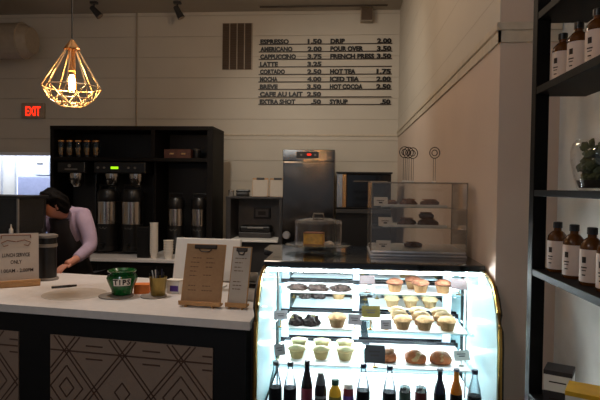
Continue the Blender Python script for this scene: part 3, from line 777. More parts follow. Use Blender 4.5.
# ------------------------------------------------------------------ barista
def skin_mesh(verts, edges, radii, sub=2, root=0):
    me = D.meshes.new('sk'); me.from_pydata([tuple(v) for v in verts], edges, []); o = D.objects.new('sk', me); COL.objects.link(o)
    md = o.modifiers.new('s', 'SKIN'); md.use_smooth_shade = True
    if not me.skin_vertices: bpy.context.view_layer.update()
    for i, r in enumerate(radii):
        sv = me.skin_vertices[0].data[i]; sv.radius = (r, r) if not isinstance(r, tuple) else r
        sv.use_root = (i == root)
    if sub: s2 = o.modifiers.new('d', 'SUBSURF'); s2.levels = sub; s2.render_levels = sub
    bpy.context.view_layer.update()
    out = D.meshes.new_from_object(o.evaluated_get(bpy.context.evaluated_depsgraph_get()))
    D.objects.remove(o); D.meshes.remove(me); return out
PR = Vector((-2.34, 4.52, 0))
t = thing('person', 'barista in a lavender shirt and dark apron bending over the counter', 'person', PR)
Cc = Vector((-2.335, 4.36, 1.40)); LS = Vector((-2.165, 4.33, 1.445)); RS = Vector((-2.50, 4.38, 1.43))
LE = Vector((-2.055, 4.25, 1.205)); LW = Vector((-2.075, 4.00, 1.12)); LH = Vector((-2.10, 3.93, 1.10))
RE = Vector((-2.60, 4.22, 1.20)); RW = Vector((-2.46, 4.02, 1.13)); RH = Vector((-2.42, 3.96, 1.11))
Hd = Vector((-2.335, 4.16, 1.525)); f = Vector((-.60, -.72, -.28)).normalized()
u = (Vector((0, 0, 1)) - f * f.z).normalized(); sd = f.cross(u)
V = []; Ed = []; Rd = []
def add(p, r, par=None):
    V.append(Vector(p) - PR); Rd.append(r); i = len(V) - 1
    if par is not None: Ed.append((par, i))
    return i
pel = add((-2.34, 4.52, .96), .13)
wa = add((-2.34, 4.48, 1.12), .115, pel); ch = add((-2.335, 4.40, 1.32), .13, wa)
nb = add((-2.325, 4.32, 1.46), .062, ch)
nk = add(Hd - f * .045 - u * .06, .056, nb)
sk = add(Hd - f * .012 + u * .03, .092, nk); jw = add(Hd + f * .045 - u * .075, .05, sk)
tp = add(Hd - f * .02 + u * .085, .068, sk)
l1 = add(LS, .062, ch); l2 = add(LE, .045, l1); l3 = add(LW, .031, l2); l4 = add(LH, .034, l3)
r1 = add(RS, .062, ch); r2 = add(RE, .045, r1); r3 = add(RW, .031, r2); r4 = add(RH, .034, r3)
for s in (-1, 1):
    h_ = add((-2.34 + s * .09, 4.52, .90), .095, pel); kn = add((-2.34 + s * .10, 4.48, .50), .06, h_)
    an = add((-2.34 + s * .10, 4.52, .09), .042, kn); ft = add((-2.34 + s * .11, 4.38, .045), .038, an)
body = skin_mesh(V, Ed, Rd, 2, pel)
bm = bmesh.new(); bm.from_mesh(body)
def chain(pts, rad):
    me = skin_mesh(pts, [(i, i + 1) for i in range(len(pts) - 1)], rad, 1); bm.from_mesh(me); D.meshes.remove(me)
for hand, wr, sgn in ((LH, LW, 1), (RH, RW, -1)):
    fd = (hand - wr).normalized(); side = Vector((0, 0, 1)).cross(fd).normalized()
    for k, L in enumerate((.062, .074, .078, .068)):
        o_ = side * (.026 - .0175 * k) * sgn
        p0 = hand + o_ * .8 - fd * .005; p1 = hand + o_ + fd * .03 + Vector((0, 0, -.004)); p2 = p1 + fd * L * .5 + Vector((0, 0, -.014)); p3 = p2 + fd * L * .3 + Vector((0, 0, -.02))
        chain([p - PR for p in (p0, p1, p2, p3)], [.011, .0095, .0085, .007])
    p0 = hand - fd * .02 + side * .02 * sgn; chain([p - PR for p in (p0, p0 + side * .03 * sgn + fd * .02, p0 + side * .035 * sgn + fd * .055)], [.012, .0105, .0085])
# nose, ears
nz = Hd + f * .085 - u * .005
chain([p - PR for p in (nz - f * .02 + u * .03, nz + f * .004 + u * .008, nz + f * .020 - u * .012)], [.011, .012, .014])
for s in (-1, 1):
    e0 = Hd - f * .005 + sd * s * .076 + u * .0
    chain([p - PR for p in (e0 - u * .02, e0 + sd * s * .008, e0 + u * .025)], [.011, .013, .012])
me = D.meshes.new('body'); bm.to_mesh(me); bm.free(); me.materials.append(M['skin']); me.shade_smooth()
o = D.objects.new('body', me); COL.objects.link(o); o.parent = t
for s in (-1, 1):
    c = Hd + f * .078 + u * .018 + sd * s * .033 - PR
    e = B().blob(c, .012, .012, .009, 0, 0, 2).build('eye', M['white'], t, smooth=True)
    B().blob(c + f * .008, .006, .006, .006, 0, 0, 2).build('iris', M['ink'], e, smooth=True)
B().tube([Hd + f * .078 - u * .062 + sd * k * .012 - f * .002 * k * k - PR for k in (-2, -1, 0, 1, 2)], .0045, 6).build('mouth', mat('lips', (150, 84, 74), .5), t, smooth=True)
# hair
b = B(); r_ = bmesh.ops.create_icosphere(b.b, subdivisions=4, radius=1)
S0 = Hd - f * .02 + u * .035
for v in list(r_['verts']):
    n = v.co.copy(); lf, lu, ls = n.dot(f), n.dot(u), n.dot(sd)
    wv = 1 + .05 * math.sin(14 * ls + 5 * lu) + .05 * math.sin(9 * lf - 11 * lu) + .03 * math.sin(31 * ls + 17 * lf)
    if lf > .18 and lu < .30: v.co = S0 - PR + n * .07; continue
    if lu < (-.5 if lf > -.1 else -.8): v.co = S0 - PR + n * .085; continue
    v.co = S0 - PR + (f * lf * .115 + u * lu * .120 + sd * ls * .110) * wv + (-u * .035 * max(0, -lf))
b.build('hair', M['hair'], t, smooth=True, angle=0)
b = B()
# shirt
V = []; Ed = []; Rd = []
p0 = add((-2.34, 4.52, .93), .165); p1 = add((-2.34, 4.48, 1.12), .15, p0); p2 = add((-2.335, 4.41, 1.30), .165, p1); p3 = add((-2.33, 4.345, 1.44), .085, p2)
a1 = add(LS, .088, p2); a15 = add((LS + LE) / 2 + Vector((.012, 0, 0)), .072, a1); a2 = add(LE, .062, a15); a3 = add((LE + LW) / 2, .05, a2); a4 = add(LW - (LW - LE).normalized() * .03, .043, a3)
b1 = add(RS, .088, p2); b2 = add(RE, .062, b1); b3 = add(RW, .043, b2)
me = skin_mesh(V, Ed, Rd, 2, p0); me.name = 'shirt'; me.materials.append(M['shirt']); me.shade_smooth()
o = D.objects.new('shirt', me); COL.objects.link(o); o.parent = t
B().tube([Vector((-2.325 + .078 * math.cos(a), 4.325 + .072 * math.sin(a), 1.495 - .03 * math.sin(a + .6) * 0 + .02 * math.sin(a))) - PR for a in [2 * PI * k / 16 for k in range(16)]], .016, 8, True).build('collar', M['shirt'], t, smooth=True)
# apron: a bib and skirt that hang from the neck in front of the chest
b = B(); grid = []
for i in range(13):
    v_ = i / 12; z = 1.43 - .93 * v_
    yb = 4.22 + (.13 * min(1, v_ / .45)) + (.02 if v_ > .45 else 0) - (.02 * math.sin(PI * min(1, v_ * 2)))
    hw = .105 + .10 * min(1, max(0, (v_ - .08) / .3))
    row = []
    for j in range(13):
        s = -1 + 2 * j / 12; row.append(b.b.verts.new(Vector((-2.335 + s * hw, yb + .07 * s * s + .006 * math.sin(6 * s + 4 * v_), z)) - PR))
    grid.append(row)
for i in range(12):
    for j in range(12): b.b.faces.new((grid[i][j], grid[i][j + 1], grid[i + 1][j + 1], grid[i + 1][j]))
ap = b.build('apron', M['apron'], t, smooth=True, angle=0)
md = ap.modifiers.new('thick', 'SOLIDIFY'); md.thickness = .006
V = []; Ed = []; Rd = []
p0 = add((-2.34, 4.52, .95), .16)
for s in (-1, 1):
    h_ = add((-2.34 + s * .095, 4.52, .86), .12, p0); kn = add((-2.34 + s * .10, 4.48, .50), .085, h_); an = add((-2.34 + s * .10, 4.52, .10), .065, kn)
me = skin_mesh(V, Ed, Rd, 2, p0); me.name = 'trousers'; me.materials.append(M['trousers']); me.shade_smooth()
o = D.objects.new('trousers', me); COL.objects.link(o); o.parent = t
for s in (-1, 1): B().box(-.05 + s * .105, .05 + s * .105, -.20, .05, 0, .08, .025).build('shoe', M['shoe'], t, smooth=True)

# ------------------------------------------------------------------ the display case
X0, X1 = -.417, .735
ZT = 1.32
t = case = thing('pastry_display_case', 'lit curved glass bakery case with a black top and brass edges', 'display case', (0, 0, 0))
prof = [(2.548, .58), (2.548, .70), (2.555, .85), (2.558, .978), (2.572, 1.06), (2.597, 1.134), (2.64, 1.20), (2.695, 1.248), (2.77, 1.272), (2.87, 1.288)]
B().box(X0, X1, 2.56, 3.63, 0, .56, .006).build('base', M['blackgloss'], t)
B().box(X0 - .006, X1 + .006, 2.54, 2.60, .545, .60, .004).build('lower_rail', M['black'], t)
B().box(X0 + .03, X1 - .03, 2.60, 3.272, .56, .60).build('deck', M['whiteglow'], t)
B().box(X0, X1, 3.29, 3.63, .56, 1.285, .004).build('rear_body', M['black'], t)
B().prismx([(2.862, 1.288), (2.862, ZT - .004), (2.87, ZT), (3.66, ZT), (3.66, 1.285)], X0 - .005, X1).build('top_slab', M['blackgloss'], t)
B().prism([(X0 - .085, 3.40), (X0 - .004, 3.25), (X0 - .004, 3.66), (X0 - .085, 3.66)], 1.285, ZT - .001).build('top_wing', M['blackgloss'], t)
b = B()
for (y0, z0), (y1, z1) in zip(prof, prof[1:]):
    b.b.faces.new([b.b.verts.new(p) for p in ((X0 + .012, y0, z0), (X1 - .012, y0, z0), (X1 - .012, y1, z1), (X0 + .012, y1, z1))])
bmesh.ops.remove_doubles(b.b, verts=b.b.verts[:], dist=1e-5)
b.build('front_glass', M['glass_front'], t, smooth=True, angle=0)
for xs, xo in ((X0, 1), (X1, -1)):
    b = B(); inner = [(y + .012, z - .004) for y, z in prof]
    b.prismx([(y, z) for y, z in inner] + [(3.28, 1.284), (3.28, .58)], xs + xo * .004, xs + xo * .012)
    b.build('side_panel', M['frost'], t)
    pts = [(xs + xo * .002, y - .004, z + .003) for y, z in prof]
    B().tube(pts, .0095, 8).build('brass_edge', M['brass'], t, smooth=True)
    pts = [(xs - xo * .008, y + .016, z - .012) for y, z in prof]
    B().tube(pts, .0135, 8).build('black_edge', M['black'], t, smooth=True)
# mirrored rear doors
B().box(X0 + .03, .075, 3.276, 3.286, .60, 1.284).build('mirror_door', M['mirror'], t)
B().box(.075, X1 - .03, 3.281, 3.289, .60, 1.284).build('mirror_door', M['mirror'], t)
for xa, xb in ((-.37, -.325), (.06, .10), (.60, .645)): B().box(xa, xb, 3.264, 3.275, .60, 1.284).build('door_frame', M['coolframe'], t)
# shelves
SH = [(1.143, 2.93, 3.255), (.959, 2.85, 3.255), (.786, 2.78, 3.255)]
for z, y0, y1 in SH:
    s = B().box(X0 + .045, .655 if z > 1 else X1 - .05, y0, y1, z - .008, z, .001).build('glass_shelf', M['shelfglass'], t)
    B().box(X0 + .045, .655 if z > 1 else X1 - .05, y1 - .012, y1 + .004, z - .008, z + .016).build('dark_gap_bar', M['labelblack'], s)  # black bar added to draw the dark gap seen behind each shelf
    B().cyl((X0 + .05, y1 - .03, z - .018), (X1 - .06, y1 - .03, z - .018), .008, seg=8).build('fill_strip', M['strip'], s)  # unseen glowing strip added to brighten the back of the shelves
for x in (-.352, .66):
    B().cyl((x, 2.93, .60), (x, 2.93, 1.28), .004, seg=8).build('shelf_post', M['grey'], t)
B().cyl((X0 + .02, 2.895, 1.268), (X1 - .02, 2.895, 1.268), .007, seg=12).build('light_tube', M['tube'], t)

# white trays
def tray(x0, x1, y0, y1, z, lab):
    o = B().box(-(x1 - x0) / 2, (x1 - x0) / 2, -(y1 - y0) / 2, (y1 - y0) / 2, 0, .006, .002).box(-(x1 - x0) / 2, (x1 - x0) / 2, (y1 - y0) / 2 - .004, (y1 - y0) / 2, .006, .012).build('pastry_tray', M['whiteglow'], None, ((x0 + x1) / 2, (y0 + y1) / 2, z))
    props(o, lab, 'tray', 'white trays in the display case')
tray(-.325, .06, 2.895, 3.17, 1.143, 'white tray of dark pastries on the top shelf of the case')
tray(.175, .585, 2.85 + .085, 3.17, 1.143, 'white tray of muffins on the top shelf of the case')
tray(-.315, .10, 2.855, 3.20, .959, 'white tray with two cookies and a muffin on the middle shelf')
tray(.17, .655, 2.855, 3.20, .959, 'white tray with three rows of muffins on the middle shelf')
tray(-.34, .12, 2.785, 3.20, .786, 'white tray of pale cupcakes on the lowest shelf')
tray(.165, .66, 2.785, 3.20, .786, 'white tray of golden buns on the lowest shelf')
Z1, Z2, Z3 = 1.149, .965, .792

def muffin(topm, linerm, lab, group, r=.039, crown=.026, name='muffin', cat='muffin', seed=1):
    t = thing(name, lab, cat, (0, 0, 0), 0, group)
    B().lathe([(r * .70, 0), (r * .72, .002), (r * 1.0, .045), (0, .046)], seg=36, flute=.018).build('paper_case', linerm, t)
    rr = random.Random(seed); ph = [rr.uniform(0, 6) for _ in range(6)]
    wob = lambda a, k: .05 * math.sin(3 * a + ph[k % 6]) + .03 * math.sin(7 * a + ph[(k + 2) % 6])
    B().lathe([(r * .98, .042), (r * 1.16, .048), (r * 1.13, .056), (r * .85, .045 + crown * .85), (r * .45, .047 + crown), (0, .05 + crown)], seg=28, wob=wob).build('muffin_top', topm, t, smooth=True, angle=60)
    return t
# top shelf right: browned muffins
g = 'browned muffins on the top shelf'
xs = [(.285, 2.985), (.424, 2.98), (.545, 2.985)]
labs = ['browned muffin on the top shelf, the one nearest the middle of the case', 'browned muffin in the middle of the front three on the top shelf', 'dark topped muffin on the top shelf, nearest the brass right edge']
m1 = muffin(M['muffindark'], M['liner'], labs[0], g, .041); m1.location = (xs[0][0], xs[0][1], Z1)
for (x, y), l in list(zip(xs, labs))[1:]: dup(m1, (x, y, Z1), rnd.uniform(0, 6), l)
dup(m1, (.395, 3.085, Z1), 1.0, 'browned muffin half hidden behind the middle muffin of the top shelf')
# middle shelf right: 3 x 3 pale muffins
g = 'pale muffins on the middle shelf'
m2 = muffin(M['muffintop'], M['liner'], '', g, .042, seed=4)
CN = ['column nearest the middle of the case', 'centre column', 'column nearest the brass right edge']
RN = ['front', 'second', 'back']
for j in range(3):
    for i in range(3):
        x = [.322, .438, .558][i] - .004 * j; y = 2.91 + .105 * j
        l = f'sugar topped muffin on the middle shelf, {RN[j]} row, {CN[i]}'
        if i == j == 0: m2.location = (x, y, Z2); m2['label'] = l
        else: dup(m2, (x, y, Z2), rnd.uniform(0, 6), l)
m3 = muffin(M['muffintop'], M['liner'], 'large pale muffin alone beside two cookies on the middle shelf', None, .047, seed=9); m3.location = (-.027, 2.91, Z2)
# lowest shelf left: cream cupcakes
g = 'pale cupcakes on the lowest shelf'
m4 = muffin(M['cream'], M['linerpale'], '', g, .042, .018, 'cupcake', 'cupcake', 3)
for j in range(2):
    for i in range(3):
        x = [-.243, -.112, .018][i]; y = 2.90 + .15 * j
        l = f'pale yellow cupcake on the lowest shelf, {["front", "back"][j]} row, {["nearest the brass left edge", "centre", "nearest the large grey card"][i]}'
        if i == j == 0: m4.location = (x, y, Z3); m4['label'] = l
        else: dup(m4, (x, y, Z3), rnd.uniform(0, 6), l)
# dark pastries, cookies, buns
def lump(name, lab, cat, loc, rx, ry, rz, m, seed, amp=.16, group=None, bits=None):
    t = thing(name, lab, cat, loc, 0, group)
    B().blob((0, 0, rz * .55), rx, ry, rz, amp, seed, 3, .55).build('dough', m, t, smooth=True)
    if bits:
        b = B(); rr = random.Random(seed)
        for k in range(14):
            a = rr.uniform(0, 6.28); q = rr.uniform(.1, .8)
            b.blob((rx * q * math.cos(a), ry * q * math.sin(a), rz * (.62 + .85 * math.sqrt(1 - q * q) * .95)), .006, .006, .005, .2, k, 1)
        b.build('crumb_topping', bits, t, smooth=True)
    return t
for i, (x, n_) in enumerate([(-.247, 'nearest the brass left edge'), (-.135, 'in the middle of three'), (-.012, 'nearest the small grey card')]):
    lump('chocolate_pastry', f'flat dark brown pastry on the top shelf, {n_}', 'pastry', (x, 2.97, Z1), .055, .045, .020, M['choc'], 20 + i, .22, 'dark pastries on the top shelf', M['soil'])
for i, (x, n_) in enumerate([(-.252, 'nearest the brass left edge'), (-.166, 'beside the large muffin')]):
    lump('cluster_cookie', f'lumpy brown and white cookie on the middle shelf, {n_}', 'cookie', (x, 2.92, Z2), .043, .04, .036, M['choc'], 30 + i, .2, 'lumpy cookies on the middle shelf', M['cream'])
for i, (x, n_) in enumerate([(.245, 'nearest the dark grey card'), (.392, 'in the middle of three'), (.522, 'nearest the white tilted card')]):
    k = lump('golden_bun', f'glazed golden bun on the lowest shelf, {n_}', 'bun', (x, 2.90, Z3), .057 if i else .05, .05, .042, M['bun'], 40 + i, .07, 'golden buns on the lowest shelf')
    if i == 0: B().tube([(.025 * math.cos(a), .025 * math.sin(a) - .012, .05 + .012 * math.cos(a)) for a in [k_ * .42 for k_ in range(15)]], .011, 8, True).build('swirl', M['crust'], k, smooth=True)
    else: B().blob((0, -.022, .032), .030, .03, .022, .2, 70 + i, 3).build('sugar_glaze', M['muffintop'], k, smooth=True)

# price cards
def card(lab, x, y, zb, zc, w, h, m, rz=0.0, stem=M['brass'], tilt=-14, mark=True):
    t = thing('price_card', lab, 'price card', (x, y, zb), math.radians(rz), None)
    B().lathe([(.016, 0), (.016, .003), (.004, .006), (0, .006)], seg=16).build('foot', stem, t, smooth=True)
    B().cyl((0, 0, .004), (0, 0, zc - zb), .003, seg=8).build('stem', stem, t)
    c = B().rbox(0, 0, 0, w, .0025, h).build('card', m, t, (0, -.006, zc - zb)); c.rotation_euler = (math.radians(tilt), 0, 0)
    if mark:
        b = B()
        b.box(-w * .3, w * .25, -.0019, -.0012, h * .10, h * .18).box(-w * .2, w * .2, -.0019, -.0012, -h * .12, -h * .02)
        b.build('writing', M['cardprint'], c)
card('grey card at the brass left edge of the middle shelf', -.332, 2.885, .959, 1.025, .075, .05, M['tag'], 12)
card('small grey card on the middle shelf beside the large muffin', .068, 2.89, .965, 1.012, .072, .055, M['tag'], -6)
card('olive gold card above the middle shelf in the middle of the case', .152, 2.90, .959, 1.055, .098, .062, M['tagolive'], 3)
card('small grey card on the middle shelf below the olive card', .232, 2.885, .965, .992, .06, .052, M['tag'], 8)
card('pinkish grey card in the middle of the top shelf', .132, 2.97, 1.143, 1.215, .085, .045, M['tagtop'], 10)
card('grey card on a brass stem at the right end of the top shelf', .622, 2.945, 1.149, 1.208, .085, .058, M['tagtop'], -12)
card('large dark grey card between cupcakes and buns on the lowest shelf', .170, 2.79, .792, .862, .105, .092, M['tagdark'], 0, M['brass'], -6)
card('white tilted card on a silver foot at the right of the buns', .622, 2.86, .792, .850, .085, .052, M['white'], 14, M['steel'], -20)
card('grey slanted card beside the pale cupcakes at the brass left edge', -.336, 2.87, .786, .842, .062, .06, M['tag'], 30)

# drinks on the deck
DZ = .60; YD = 2.70
def soda(x, topz, lab, r=.0325, capm=None, liquid=None, labelm=None, clear=True, name='soda_bottle', y=YD):
    h = topz - DZ
    t = thing(name, lab, 'bottle', (x, y, DZ), 0, None)
    p = [(r * .85, 0), (r, .01), (r, h * .44), (r * .86, h * .58), (r * .45, h * .82), (r * .40, h * .93), (0, h * .93)]
    B().lathe(p, seg=24).build('bottle_body', M['sodaglass'] if clear else liquid, t, smooth=True)
    if liquid and clear: B().lathe([(0, .006), (r * .92, .01), (r * .92, h * .30), (0, h * .30)], seg=24).build('drink', liquid, t, smooth=True)
    B().lathe([(r * 1.015, h * .12), (r * 1.02, h * .13), (r * 1.02, h * .43), (r * 1.015, h * .44)], seg=24).build('label_band', labelm or M['labelblack'], t, smooth=True)
    B().lathe([(r * .46, h * .91), (r * .48, h * .92), (r * .48, h), (0, h)], seg=18).build('cap', capm or M['black'], t, smooth=True)
    return t
soda(-.333, .832, 'clear soda bottle with a black cap nearest the brass left edge')
soda(-.258, .832, 'clear soda bottle with a black cap, second from the left edge')
soda(-.173, .842, 'dark cola bottle between the clear bottles and the grey one', .029, M['black'], M['cola'], M['redlabel'], False, 'cola_bottle')
t = thing('dark_drink_bottle', 'grey shouldered dark drink bottle beside the cola bottle', 'bottle', (-.103, YD, DZ))
B().lathe([(.026, 0), (.03, .01), (.03, .10), (.022, .14), (.015, .17), (0, .17)], seg=24).build('bottle_body', M['cola'], t, smooth=True)
B().lathe([(.0305, .06), (.031, .062), (.023, .145), (.016, .172), (.0155, .175)], seg=24).build('foil_sleeve', M['tagdark'], t, smooth=True)
B().lathe([(.016, .175), (.016, .182), (0, .183)], seg=16).build('cap', M['grey'], t, smooth=True)
t = thing('juice_bottle', 'squat yellow juice bottle with a dark green cap', 'bottle', (-.03, YD, DZ))
B().lathe([(.028, 0), (.031, .01), (.031, .07), (.029, .095), (.018, .118), (.016, .128), (0, .128)], seg=24).build('bottle_body', M['yellow'], t, smooth=True)
B().lathe([(.0315, .02), (.032, .022), (.032, .068), (.0315, .07)], seg=24).build('label_band', M['tagolive'], t, smooth=True)
B().lathe([(.019, .126), (.019, .152), (0, .153)], seg=18).build('cap', M['greencap'], t, smooth=True)
t = thing('berry_drink', 'short maroon drink bottle with a white cap beside the juice', 'bottle', (.036, YD, DZ))
B().lathe([(.024, 0), (.026, .008), (.026, .10), (.022, .112), (0, .112)], seg=24).build('bottle_body', M['redlabel'], t, smooth=True)
B().lathe([(.0265, .03), (.027, .032), (.027, .075), (.0265, .077)], seg=24).build('label_band', M['purple'], t, smooth=True)
B().lathe([(.023, .112), (.023, .132), (0, .133)], seg=18).build('cap', M['white'], t, smooth=True)
soda(.110, .838, 'clear soda bottle with a navy cap directly under the dark grey card', .033, M['navy'])
soda(.240, .833, 'clear soda bottle with a navy cap between the grey card and the cans', .033, M['navy'])
def can(x, topz, lab, m):
    t = thing('drink_can', lab, 'can', (x, YD, DZ)); h = topz - DZ; r = .029
    B().lathe([(r * .8, 0), (r, .008), (r, h - .022), (0, h - .022)], seg=24).build('can_body', m, t, smooth=True)
    B().lathe([(r, h - .022), (r * .88, h - .006), (r * .9, h), (r * .82, h - .003), (0, h - .004)], seg=24).build('rim', M['chrome'], t, smooth=True)
    B().box(-.01, .01, -.006, .006, h - .004, h - .001).build('tab', M['steel'], t)
can(.317, .730, 'grey green drink can beside the dark red one', M['cangreen'])
can(.395, .732, 'dark red drink can beside the dark beer bottle', M['canred'])
def beer(x, topz, lab, gm, lm, ring):
    t = thing('beer_bottle', lab, 'bottle', (x, YD, DZ)); h = topz - DZ; r = .0285
    B().lathe([(r * .9, 0), (r, .008), (r, h * .52), (r * .8, h * .62), (r * .5, h * .74), (r * .42, h * .95), (0, h * .95)], seg=24).build('bottle_body', gm, t, smooth=True)
    B().lathe([(r * 1.015, h * .1), (r * 1.02, h * .11), (r * 1.02, h * .46), (r * 1.015, h * .47)], seg=24).build('label_band', lm, t, smooth=True)
    B().lathe([(r * .47, h * .78), (r * .475, h * .79), (r * .44, h * .86), (r * .43, h * .865)], seg=20).build('neck_label', ring, t, smooth=True)
    B().lathe([(r * .5, h * .95), (r * .52, h * .955), (r * .48, h), (0, h)], seg=18, flute=.03).build('crown_cap', M['tagdark'], t)
beer(.487, .828, 'dark navy beer bottle beside the amber bottle', M['navyglass'], M['labelblack'], M['grey'])
beer(.567, .830, 'amber orange beer bottle with a dark label', M['amberglass'], M['labelblack'], M['crust'])
soda(.655, .829, 'clear soda bottle with a navy cap nearest the brass right edge', .033, M['navy'])

# ------------------------------------------------------------------ on top of the case
t = thing('cake_stand', 'low glass cake plate with a clear cover beside the acrylic pastry box', 'cake stand', (-.16, 3.42, ZT))
B().lathe([(.09, 0), (.09, .006), (.04, .014), (.05, .020), (.195, .026), (.21, .034), (.205, .036), (0, .028)], seg=40).build('plate', M['clearbottle'], t, smooth=True)
B().lathe([(.146, .036), (.148, .038), (.148, .178), (.143, .188), (.06, .203), (.0, .206)], seg=40).build('dome', M['acrylic'], t, smooth=True)
B().lathe([(.149, .170), (.151, .174), (.149, .178)], seg=40).build('rim_band', M['acrylic'], t, smooth=True)
B().tube([(-.035, 0, .206), (-.03, 0, .228), (.03, 0, .228), (.035, 0, .206)], .006).build('handle', M['steel'], t, smooth=True)
t = thing('cake_slice', 'golden loaf cake block under the clear cover', 'cake', (-.185, 3.41, ZT + .030), math.radians(-6))
B().box(-.062, .062, -.04, .04, .004, .078, .006).build('sponge', M['cake'], t)
B().box(-.063, .063, -.041, .041, .0, .008, .002).box(-.063, .063, -.041, .041, .074, .082, .004).build('crust', M['crust'], t)
t = thing('folded_napkin', 'small crumpled white paper beside the golden cake', 'napkin', (-.09, 3.40, ZT + .030))
B().blob((0, 0, .012), .03, .025, .015, .25, 5, 3, .6).build('paper', M['paper'], t, smooth=True)

t = ac = thing('acrylic_pastry_box', 'clear acrylic pastry cabinet with two shelves on the case top', 'display box', (.432, 3.38, ZT))
aw, ad, ah = .272, .22, .43
b = B()
for x in (-aw, aw): b.box(x - .003, x + .003, -ad, ad, .035, ah)
b.box(-aw, aw, -ad - .003, -ad + .003, .035, ah).box(-aw, aw, -ad, ad, ah - .003, ah + .003)
b.build('clear_panels', M['acrylic'], t)
b = B()
for x in (-aw, aw):
    for y in (-ad, ad): b.cyl((x, y, .03), (x, y, ah), .0035, seg=6)
for y in (-ad, ad): b.cyl((-aw, y, ah), (aw, y, ah), .0035, seg=6)
for x in (-aw, aw): b.cyl((x, -ad, ah), (x, ad, ah), .0035, seg=6)
b.build('polished_edges', glass('polished_acrylic_edge', (210, 205, 198), .1, 1.0, .35, (200, 190, 178)), t)
B().box(-aw - .004, aw + .004, -ad - .004, ad, 0, .012, .002).box(-aw, aw, -ad - .002, ad, .012, .035, .008).build('base_tray', M['satin'], t, smooth=True)
for z in (.165, .285): B().box(-aw + .03, aw - .06, -.14, .17, z - .004, z, .001).build('clear_shelf', M['shelfglass'], t)
for z in (.165, .285):
    for x in (-aw + .021, aw - .047): B().box(x - .018, x + .044, -.15, .18, z - .010, z - .004).build('shelf_runner', M['acrylic'], t)
for i, (z, n_) in enumerate([(.165, 'lower'), (.285, 'upper')]):
    props(B().box(-.195, .175, -.135, .13, 0, .004, .001).box(-.195, .175, -.135, -.131, .0, .016).box(-.195, .175, .126, .13, .004, .012).build('paper_lined_tray', M['white'], None, (.432, 3.38, ZT + z)), f'white tray on the {n_} shelf of the acrylic pastry box', 'tray')
def loaf(x, y, z, rx, rz, lab, seed):
    t = thing('brown_loaf', lab, 'pastry', (x, y, ZT + z), 0, 'brown pastries in the acrylic box')
    B().blob((0, 0, rz * .5), rx, .045, rz, .15, seed, 3, .5).build('crust', M['bread'], t, smooth=True)
    b = B()
    for k in range(3): b.rbox((k - 1) * rx * .45, 0, rz * 1.42, .006, .045, .006, (0, 0, .5))
    b.build('score_marks', M['crust'], t)
loaf(.275, 3.36, .290, .055, .022, 'flat brown pastry on the upper acrylic shelf, nearest the cake stand', 1)
loaf(.395, 3.36, .290, .055, .028, 'flat brown pastry in the middle of the upper acrylic shelf', 2)
loaf(.520, 3.36, .290, .060, .028, 'flat brown pastry on the upper acrylic shelf, nearest the right wall', 3)
loaf(.385, 3.34, .170, .050, .032, 'brown pastry in the middle of the lower acrylic shelf', 4)
loaf(.510, 3.34, .170, .062, .030, 'bottom brown pastry of the stacked pair on the lower acrylic shelf', 5)
loaf(.500, 3.35, .216, .045, .024, 'top brown pastry of the stacked pair on the lower acrylic shelf', 6)
loaf(.425, 3.38, .036, .055, .020, 'flat brown pastry on the steel floor of the acrylic box', 7)
def minicard(x, y, z, lab):
    t = thing('price_card', lab, 'price card', (x, y, ZT + z)); t.rotation_euler[0] = math.radians(-15)
    B().box(-.042, .042, 0, .002, 0, .055).build('card', M['paper'], t)
    B().box(-.025, .02, -.001, 0, .03, .034).box(-.012, .01, -.001, 0, .016, .024).build('writing', M['ink'], t)
minicard(.222, 3.29, .289, 'white card beside the upper row of pastries in the acrylic box')
minicard(.25, 3.26, .169, 'buff white card beside the lower row of pastries in the acrylic box')
minicard(.235, 3.19, .036, 'white card on the steel floor of the acrylic box')
# wire card holders
def holder(x, y, lab, n):
    t = thing('wire_card_holder', lab, 'card holder', (x, y, ZT + ah + .003), 0, 'wire card holders on the acrylic box')
    B().box(-.011, .011, -.011, .011, 0, .012, .002).build('block', M['white'], t)
    B().tube([(-.005, 0, .01), (-.005, 0, .155)], .0013, 6).build('stem', M['wire'], t)
    B().tube([(.007, 0, .01), (.007, 0, .155)], .0013, 6).build('stem', M['wire'], t)
    b = B()
    for r, dy in ((.032, -.003), (.017, .003)): b.tube([(r * math.cos(a) * .95 + .001, dy, .185 + r * math.sin(a) * 1.05) for a in [2 * PI * k / 22 for k in range(22)]], .0028, 6, True)
    b.build('ring_clip', M['wire'], t, smooth=True)
holder(.365, 3.36, 'double ring wire holder on the acrylic box, nearest the cake stand', 0)
holder(.392, 3.40, 'double ring wire holder on the acrylic box, second of the overlapping three', 1)
holder(.425, 3.45, 'double ring wire holder on the acrylic box, third of the overlapping three', 2)
holder(.553, 3.40, 'double ring wire holder alone towards the right wall', 3)

# ------------------------------------------------------------------ shelving on the right
t = thing('wall_shelving', 'black floor to ceiling shelving with five boards at the right wall', 'shelving', (0, 0, 0))
SX0, SX1, SY1 = .745, .955, 2.25
B().box(SX0, SX0 + .052, SY1 - .05, SY1, 0, 3.4, .002).build('post', M['shelfblack'], t)
B().box(SX0, SX0 + .052, .25, .30, 0, 3.4, .002).build('post', M['shelfblack'], t)
ZS = {'e': (.885, .908), 'd': (1.380, 1.406), 'c': (1.694, 1.718), 'b': (2.093, 2.122), 'a': (2.385, 2.414)}
for k, (z0, z1) in ZS.items():
    s = B().box(SX0 + (0.002), SX1, .25, SY1, z0, z1, .002).build('shelf_board', M['shelfblack'], t)
    for y in (2.1, 1.2, .4): B().box(SX1, XW, y - .02, y + .02, z0 + .004, z1 - .004).build('wall_bracket', M['shelfblack'], s)

